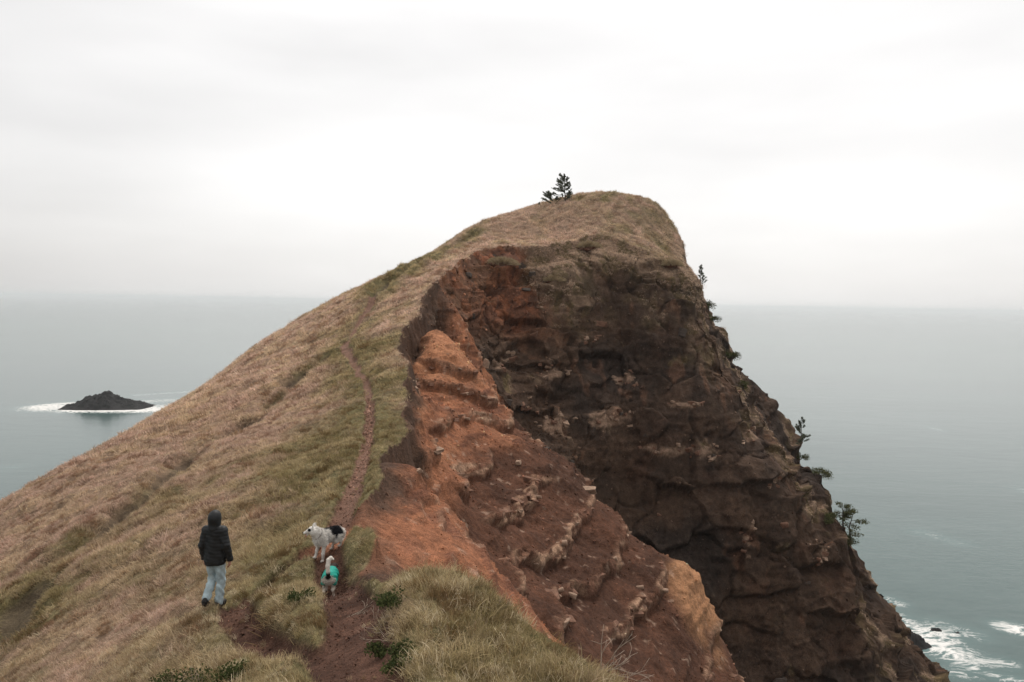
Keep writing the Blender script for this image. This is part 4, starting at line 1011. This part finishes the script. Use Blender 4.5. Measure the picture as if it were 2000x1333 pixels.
def leaf_cloud(mb, c, rad, n, L, r):
    for k in range(n):
        d = Vector((r.gauss(0, 1), r.gauss(0, 1), r.gauss(0, 1))).normalized(); q = r.random()**.45
        p = Vector(c)+Vector((d.x*rad[0], d.y*rad[1], d.z*rad[2]))*q
        a = Vector((r.gauss(0, 1), r.gauss(0, 1), r.gauss(.3, 1))).normalized(); s_n = a.orthogonal().normalized()*L*.34*r.uniform(.7, 1.2); l = a*L*r.uniform(.6, 1.2)
        mb.face((p, p+l*.5+s_n, p+l, p+l*.5-s_n), r.random())
def bush(name, base, size, label, group, seed, n=420, L=.16, mat=None, stems=6, cat='shrub', tall=1.0, lumps=7):
    r = random.Random(seed); e = empty(name, base); tag(e, label, cat, group); st, cr = MB(), MB()
    for k in range(lumps):
        az = r.uniform(0, 2*math.pi); q = r.uniform(.1, .8); c = Vector((math.cos(az)*q*size, math.sin(az)*q*size, size*tall*r.uniform(.25, .85)))
        st.tube([Vector((c.x*.15, c.y*.15, -.1*size)), c*.55+Vector((r.uniform(-.1, .1)*size, 0, 0)), c], [.03*size, .02*size, .008*size], 5)
        rr = size*r.uniform(.28, .5); leaf_cloud(cr, c, (rr, rr, rr*.75), n//lumps, L, r)
    st.build('stems', M_BARK, e); cr.build('crown', mat or M_LEAF, e, smooth=False); return e
# small bushy tree with a crooked bare stem hanging out over the sea
def crooked(base, H, label, seed, lean):
    r = random.Random(seed); e = empty('windswept_tree', base); tag(e, label, 'tree', 'bushy trees low on the cliff edge'); tr, cr = MB(), MB()
    pts_ = [Vector((0, 0, -.3)), Vector((lean*.25, 0, H*.3)), Vector((lean*.15, .1, H*.6)), Vector((lean*.5, 0, H))]
    tr.tube(pts_, [.06*H**.5, .05*H**.5, .035*H**.5, .015*H**.5], 6)
    for k in range(9):
        f = r.uniform(.3, 1.0); i_ = min(int(f*3), 2); p = pts_[i_].lerp(pts_[i_+1], f*3-i_)
        d = Vector((r.uniform(-.9, 1.1)+lean*.3, r.uniform(-.8, .8), r.uniform(-.05, .7))).normalized(); q = p+d*H*r.uniform(.2, .42)
        tr.tube([p, p.lerp(q, .5)+Vector((0, 0, .05)), q], [.03, .022, .01], 5)
        leaf_cloud(cr, q, (.16*H, .16*H, .075*H), 60, .2, r); leaf_cloud(cr, p.lerp(q, .6), (.10*H, .10*H, .05*H), 26, .18, r)
    tr.build('trunk', M_BARK, e); cr.build('crown', M_OLEAF, e, smooth=False); return e
crooked(edge_pt(*EDGE['d']), 2.6, 'dense dark bushy tree low on the right cliff edge', 21, -.3)
crooked(edge_pt(*EDGE['e']), 3.6, 'crooked open tree leaning over the sea, lowest on the cliff edge', 22, .9)
k_ = 0
for px, py, y, sz, lab in ((1384, 590, 88.2, 1.3, 'olive shrub under the highest spruce of the right cliff edge'), (1404, 618, 88, 1.2, 'rounded shrub on the upper right cliff edge above the sea horizon'),
        (1460, 694, 86.8, 1.4, 'olive shrub on the upper middle of the right cliff edge'), (1490, 750, 86, 1.2, 'low shrub on the right cliff edge above the dark spruce'), (1594, 920, 85, 1.5, 'rounded dark shrub between the dark spruce and the bushy tree'),
        (1574, 892, 92.6, 1.3, 'shrub directly below the stunted leaning spruce'), (1634, 984, 84.6, 1.3, 'shrub hugging the rock left of the dense bushy tree'), (1660, 1034, 85.2, 1.5, 'dark shrub at the foot of the crooked open tree')):
    k_ += 1; bush('cliff_shrub', edge_pt(px-4, py+6, y), sz, lab, 'shrubs along the right cliff edge', 300+k_, 900, .17, M_OLEAF, tall=.7)

# leafy green plants near the viewer
NEAR = [(395, 1322, 9.9, .42, 'large dark leafy shrub at the bottom left below the walker'), (470, 1305, 9.6, .34, 'dark leafy shrub right of the largest bottom left shrub'), (330, 1333, 10.6, .32, 'leafy shrub at the lower left edge of the bottom left thicket'),
        (775, 1215, 10.0, .34, 'leafy green shrub on the left side of the grassy hump'), (792, 1310, 8.5, .36, 'leafy green shrub at the bottom of the grassy hump beside the path'), (752, 1275, 9.2, .24, 'small green shrub on the path edge under the grassy hump'),
        (895, 1142, 10.7, .11, 'small dark green plant on the crest of the grassy hump'), (922, 1205, 9.8, .085, 'tiny green plant in the middle of the grassy hump'), (1042, 1245, 9.3, .07, 'tiny green plant near the right edge of the grassy hump'),
        (590, 1195, 12.0, .26, 'low green shrub on the mound between walker and path'), (1100, 1318, 8.5, .13, 'small green plant at the bottom right of the grassy hump'), (540, 1110, 14.2, .2, 'low green shrub on the bank left of the small dog')]
for k_, (px, py, y, sz, lab) in enumerate(NEAR):
    x_, y_ = at(px, py, y)[:2]; bush('leafy_shrub', (x_, y_, gz(x_, y_)-.03-.12*sz), sz*.92, lab, 'leafy green plants near the viewer', 400+k_, int(420+1500*sz), .042 if sz > .15 else .034, M_LEAF, tall=.62, lumps=11)

def dead_wood(name, base, n, L, label, seed, aim=(0, 0, 1), fan=.5, th=.008, group='dead twigs and branches'):
    r = random.Random(seed); e = empty(name, base); tag(e, label, 'branch', group)
    for k in range(n):
        mb = MB(); d = (Vector(aim)+Vector((r.uniform(-fan, fan), r.uniform(-fan, fan), r.uniform(-fan*.6, fan*.6)))).normalized(); p = Vector((r.uniform(-.04, .04), r.uniform(-.04, .04), -.04)); l = L*r.uniform(.5, 1.1); pp = [p.copy()]
        for q in range(5):
            d = (d+Vector((r.gauss(0, .2), r.gauss(0, .2), r.gauss(0, .16)))).normalized(); p = p+d*l/5; pp.append(p.copy())
        mb.tube(pp, [th*(1-.15*q) for q in range(6)], 5)
        for m_ in range(4):
            i_ = r.randrange(2, 5); s0 = pp[i_]; s1 = s0+(d+Vector((r.uniform(-1, 1), r.uniform(-1, 1), r.uniform(-.5, .7)))).normalized()*l*.22; s2 = s1+(s1-s0)*.6+Vector((r.gauss(0, .02), 0, r.gauss(0, .02)))
            mb.tube([s0, s1, s2], [th*.5, th*.4, th*.25], 4)
        mb.build('twig', M_DEAD, e)
    return e
def on_ground(px, py, y, dz=.02): x_, y_ = at(px, py, y)[:2]; return (x_, y_, gz(x_, y_)+dz)
dead_wood('dead_branch', on_ground(1165, 1322, 8.35), 6, .62, 'bare bleached branches reaching right from the edge of the grassy hump', 51, (.85, .15, .45), .42, .007)
dead_wood('dead_branch', on_ground(985, 1172, 10.05), 3, .32, 'thin forked dead twig at the upper right rim of the hump', 52, (.35, 0, .75), .4, .005)
dead_wood('exposed_root', on_ground(672, 1178, 11.9), 3, .55, 'pale exposed roots lying across the path just below the small dog', 53, (1, .25, .05), .3, .010)
dead_wood('exposed_root', on_ground(705, 1165, 12.6), 4, .6, 'tangle of bleached roots on the lip right of the path', 54, (.75, .1, .25), .5, .009)
dead_wood('exposed_root', on_ground(725, 1185, 11.9), 3, .4, 'short broken roots hanging over the path step', 55, (.1, -.4, -.1), .6, .008)
dead_wood('dead_branch', on_ground(760, 1255, 9.4), 4, .5, 'dry stems arching out of the shrubs beside the path', 56, (-.5, -.2, .6), .5, .005)
dead_wood('dead_branch', on_ground(395, 1335, 9.6), 3, .45, 'dry stems in the bottom left thicket', 57, (-.2, 0, .9), .5, .004)
# ------------------------------------------------------------------ stones, turf clods, sea rocks
def stone_mesh(name, seed, rough=.28, blocky=.5, sub=2):
    bm = bmesh.new(); bmesh.ops.create_icosphere(bm, subdivisions=sub, radius=1.0); V = np.array([v.co[:] for v in bm.verts])
    n1 = fbm(V*1.3+seed*7.7, 3, 300+seed); q = np.sign(V)*np.abs(V)**(1-blocky*.55); V2 = (V*(1-blocky)+q*blocky)*(1+n1*rough)[:, None]
    for v, c in zip(bm.verts, V2): v.co = c
    me = bpy.data.meshes.new(name); bm.to_mesh(me); bm.free(); return me
def block_mesh(name, seed):
    """angular broken block: a chipped, sheared box"""
    bm = bmesh.new(); bmesh.ops.create_cube(bm, size=2.0); rr = random.Random(seed)
    for v in bm.verts: v.co += Vector((rr.uniform(-.35, .35), rr.uniform(-.35, .35), rr.uniform(-.3, .3)))
    bmesh.ops.bevel(bm, geom=list(bm.edges), offset=.16, segments=1, affect='EDGES', clamp_overlap=True)
    for v in bm.verts: v.co += Vector((rr.gauss(0, .06), rr.gauss(0, .06), rr.gauss(0, .06)))
    me = bpy.data.meshes.new(name); bm.to_mesh(me); bm.free(); return me
M_PALE = solid('pale_bedrock', (.30, .20, .14), .9, .3, 1.6, .05)
M_REDST = solid('rusty_stone', (.17, .088, .057), .9, .3, 1.8, .05)
M_DKST = solid('dark_stone', (.075, .056, .045), .9, .3, 1.8, .05)
ST = []
for k in range(8):
    me = block_mesh('stone', k+40)
    me.materials.append((M_PALE, M_REDST, M_REDST, M_DKST, M_PALE, M_REDST, M_DKST, M_REDST)[k]); ST.append(me)
def put_stone(parent, p, size, k, r):
    o = bpy.data.objects.new('stone', ST[k]); o.location = (p[0], p[1], p[2]+EYE); o.scale = size; o.rotation_euler = (r.uniform(-.3, .3), r.uniform(-.3, .3), r.uniform(0, 6.28)); o.parent = parent; col.objects.link(o); return o
r = random.Random(5)
rg2 = np.random.default_rng(5)
lv = np.where((T['ledge'] > .45) & dirtside & near_view & (P[:, 1] > 22) & (P[:, 0] < 13))[0]
lv = lv[rg2.permutation(len(lv))]; used = []
for v in lv:
    if len(used) >= 240: break
    p = P[v]
    if any((p[0]-q[0])**2+(p[1]-q[1])**2 < .10 for q in used): continue
    used.append(p); s0 = r.uniform(.09, .24)*(1 if p[1] > 30 else .5)
    put_stone(bank, p-N[v]*s0*.6, (s0*r.uniform(.8, 1.9), s0*r.uniform(.7, 1.2), s0*r.uniform(.35, .6)), r.choice((0, 1, 4, 2, 5, 7)), r)
for (x_, y_, z_, s0, k) in ((.52, 45.6, -9.45, .24, 0), (4.36, 49.2, -11.1, .16, 1), (4.9, 47.6, -11.6, .4, 4), (7.1, 40.8, -15.2, .2, 0), (2.0, 39, -11.5, .15, 1)):
    put_stone(bank, (x_, y_, float(zat(x_, y_)[0])+s0*.05), (s0*1.1, s0*.7, s0*.45), k, r)
for c, rad in PALE:                                                   # broken blocks in the pale bands of the dark face
    near = np.where(rockside & (np.abs(P[:, 0]-c[0]) < rad[0]*.8) & (np.abs(P[:, 2]-c[2]) < rad[2]*.7) & (np.abs(P[:, 1]-c[1]) < 5))[0]
    if len(near) == 0: continue
    for v in rg2.choice(near, min(9, len(near)), replace=False):
        p = P[v]; s0 = r.uniform(.14, .34); put_stone(cliff, p-N[v]*s0*.6, (s0*r.uniform(.9, 1.9), s0*.8, s0*r.uniform(.35, .7)), r.choice((0, 1, 4, 2)), r)
put_stone(cliff, (-2.22, 67.2, -5.4), (.26, .3, .36), 0, r)
fv = np.where(rockside & near_view & (P[:, 1] < 90))[0]
for v in rg2.choice(fv, 40, replace=False):
    p = P[v]; s0 = r.uniform(.12, .42); put_stone(cliff, p-N[v]*s0*.45, (s0*r.uniform(.9, 1.8), s0, s0*r.uniform(.5, .9)), r.choice((3, 6, 3, 6, 2)), r)

def clod(base, size, label, seed):
    """slumped turf: earth mound under a mop of grass"""
    e = empty('turf_clump', base); tag(e, label, 'turf clump', 'slumped turf clumps'); rr = random.Random(seed)
    me = stone_mesh('earth', 20+seed, .75, .2, 3); me.materials.append(M_REDST); o = bpy.data.objects.new('earth', me); o.scale = (size[0]*.9, size[1]*.9, size[2]*.8); o.parent = e; col.objects.link(o)
    mb = MB()
    for k in range(1500):
        a = rr.uniform(0, 6.28); q = rr.random()**.5; z0 = math.sqrt(max(0, 1-q*q)); p = Vector((math.cos(a)*q*size[0], math.sin(a)*q*size[1], z0*size[2]*.8))
        d = Vector((math.cos(a)*q*.8+rr.gauss(0, .3), math.sin(a)*q*.8+rr.gauss(0, .3), .9-.6*q)).normalized(); w_ = d.orthogonal().normalized()*.026; l = rr.uniform(.25, .75)
        mb.face((p-w_, p+w_, p+d*l*.6+w_*.7, p+d*l+Vector((0, 0, -.12))), rr.random())
    mb.build('grass', M_STRAW, e, smooth=False)
M_STRAW = leaf_mat('straw_grass', (.30, .23, .13), (.47, .37, .25), .3)
def on_cliff(x_, y_, dz=0.0): return (x_, y_, gz(x_, y_)+dz)
clod(on_cliff(-1.2, 79.2, .1), (1.4, .9, .65), 'pale grassy clod stranded on the red earth below the turf edge', 1)
clod(on_cliff(8.4, 85.6, .1), (1.0, .8, .6), 'grassy clod overhanging the dark hollow in the headland cap', 2)
clod(on_cliff(4.2, 80.6, .0), (.9, .7, .45), 'grassy clod on the rock under the middle of the headland cap', 3)
clod(on_cliff(17.5, 85.4, .0), (.9, .7, .45), 'grassy clod near the right shoulder of the headland cap', 4)

M_SEAROCK = solid('wet_sea_rock', (.018, .017, .017), .8, .4, .25, .3, .12)
def sea_rock(name, px, py, prof, depth, label, group, seed, hs=1.0, res=60):
    """prof: list of (px, height px) outline above the waterline at row py"""
    c = np.array(sea_at(px, py)); y0 = c[1]; mpp = y0/1500.0
    a0, a1 = prof[0][0], prof[-1][0]; xs = np.linspace(a0, a1, res); hz_ = np.interp(xs, [q[0] for q in prof], [q[1] for q in prof])*mpp*hs
    ys = np.linspace(-1, 1, res//2); XX, YY = np.meshgrid(xs, ys)
    x0 = np.array([sea_at(q, py) for q in xs]); X3 = np.tile(x0[:, 0], (len(ys), 1)); Y3 = x0[:, 1][None]+YY*depth
    H3 = np.tile(hz_, (len(ys), 1))*np.clip(1-np.abs(YY)**1.6, 0, 1)**.8
    p = np.stack([X3.ravel(), Y3.ravel(), H3.ravel()], 1); nn = fbm(p/(depth*.35), 4, seed, .55, True)*hz_.max()*.24+fbm(p/(depth*.1), 3, seed+3)*hz_.max()*.12
    p[:, 2] += nn*sstep(0, .4, H3.ravel()/hz_.max())-.8; p[:, 0] += fbm(p/(depth*.3)+9, 3, seed+5)*depth*.12
    ii = np.arange(XX.size).reshape(XX.shape); q = np.stack([ii[:-1, :-1], ii[:-1, 1:], ii[1:, 1:], ii[1:, :-1]], 2).reshape(-1, 4)
    o = mesh_obj(name, p, q, M_SEAROCK); tag(o, label, 'rock', group); return o
sea_rock('sea_stack', 207, 796, [(122, 2), (135, 7), (150, 9), (166, 14), (172, 22), (180, 25), (192, 24), (201, 26), (204, 33), (212, 34), (216, 27), (224, 24), (240, 18), (255, 13), (275, 9), (288, 7), (294, 2)], 14, 'long dark rock islet ringed by white foam, left of the ridge', None, 61, .9, 130)
sea_rock('sea_rock', 1765, 1252, [(1715, 10), (1740, 26), (1762, 30), (1780, 24), (1790, 14), (1804, 10), (1812, 1)], 5, 'dark rock at the foot of the cliff, largest in the surf', 'rocks in the surf', 62)
sea_rock('sea_rock', 1824, 1231, [(1806, 1), (1814, 6), (1826, 9), (1836, 9), (1842, 1)], 1.7, 'low flat dark rock in the surf right of the largest', 'rocks in the surf', 63)
sea_rock('sea_rock', 1866, 1236, [(1852, 1), (1860, 6), (1870, 8), (1878, 6), (1884, 1)], 1.6, 'outermost small dark rock in the surf', 'rocks in the surf', 64)
sea_rock('sea_rock', 1738, 1206, [(1726, 1), (1734, 5), (1742, 4), (1750, 1)], 1.6, 'sliver of dark rock against the cliff edge above the foam', 'rocks in the surf', 65)
# ------------------------------------------------------------------ sea haze
def box_obj(name, lo, hi, mat):
    V = [(x, y, z) for x in (lo[0], hi[0]) for y in (lo[1], hi[1]) for z in (lo[2], hi[2])]
    return mesh_obj(name, V, [(0, 1, 3, 2), (4, 6, 7, 5), (0, 4, 5, 1), (2, 3, 7, 6), (0, 2, 6, 4), (1, 5, 7, 3)], mat, smooth=False)
t = NT('haze_air'); v = t.n('ShaderNodeVolumePrincipled', ins={'Color': (.97, .985, 1, 1), 'Density': 1.1e-4, 'Anisotropy': .45}); t.link(v.outputs[0], t.out.inputs['Volume'])
haze = box_obj('haze', (-45000, -3500, -9.0), (45000, 38000, 96.0), t.mat); tag(haze, 'thin pale sea haze', kind='stuff')
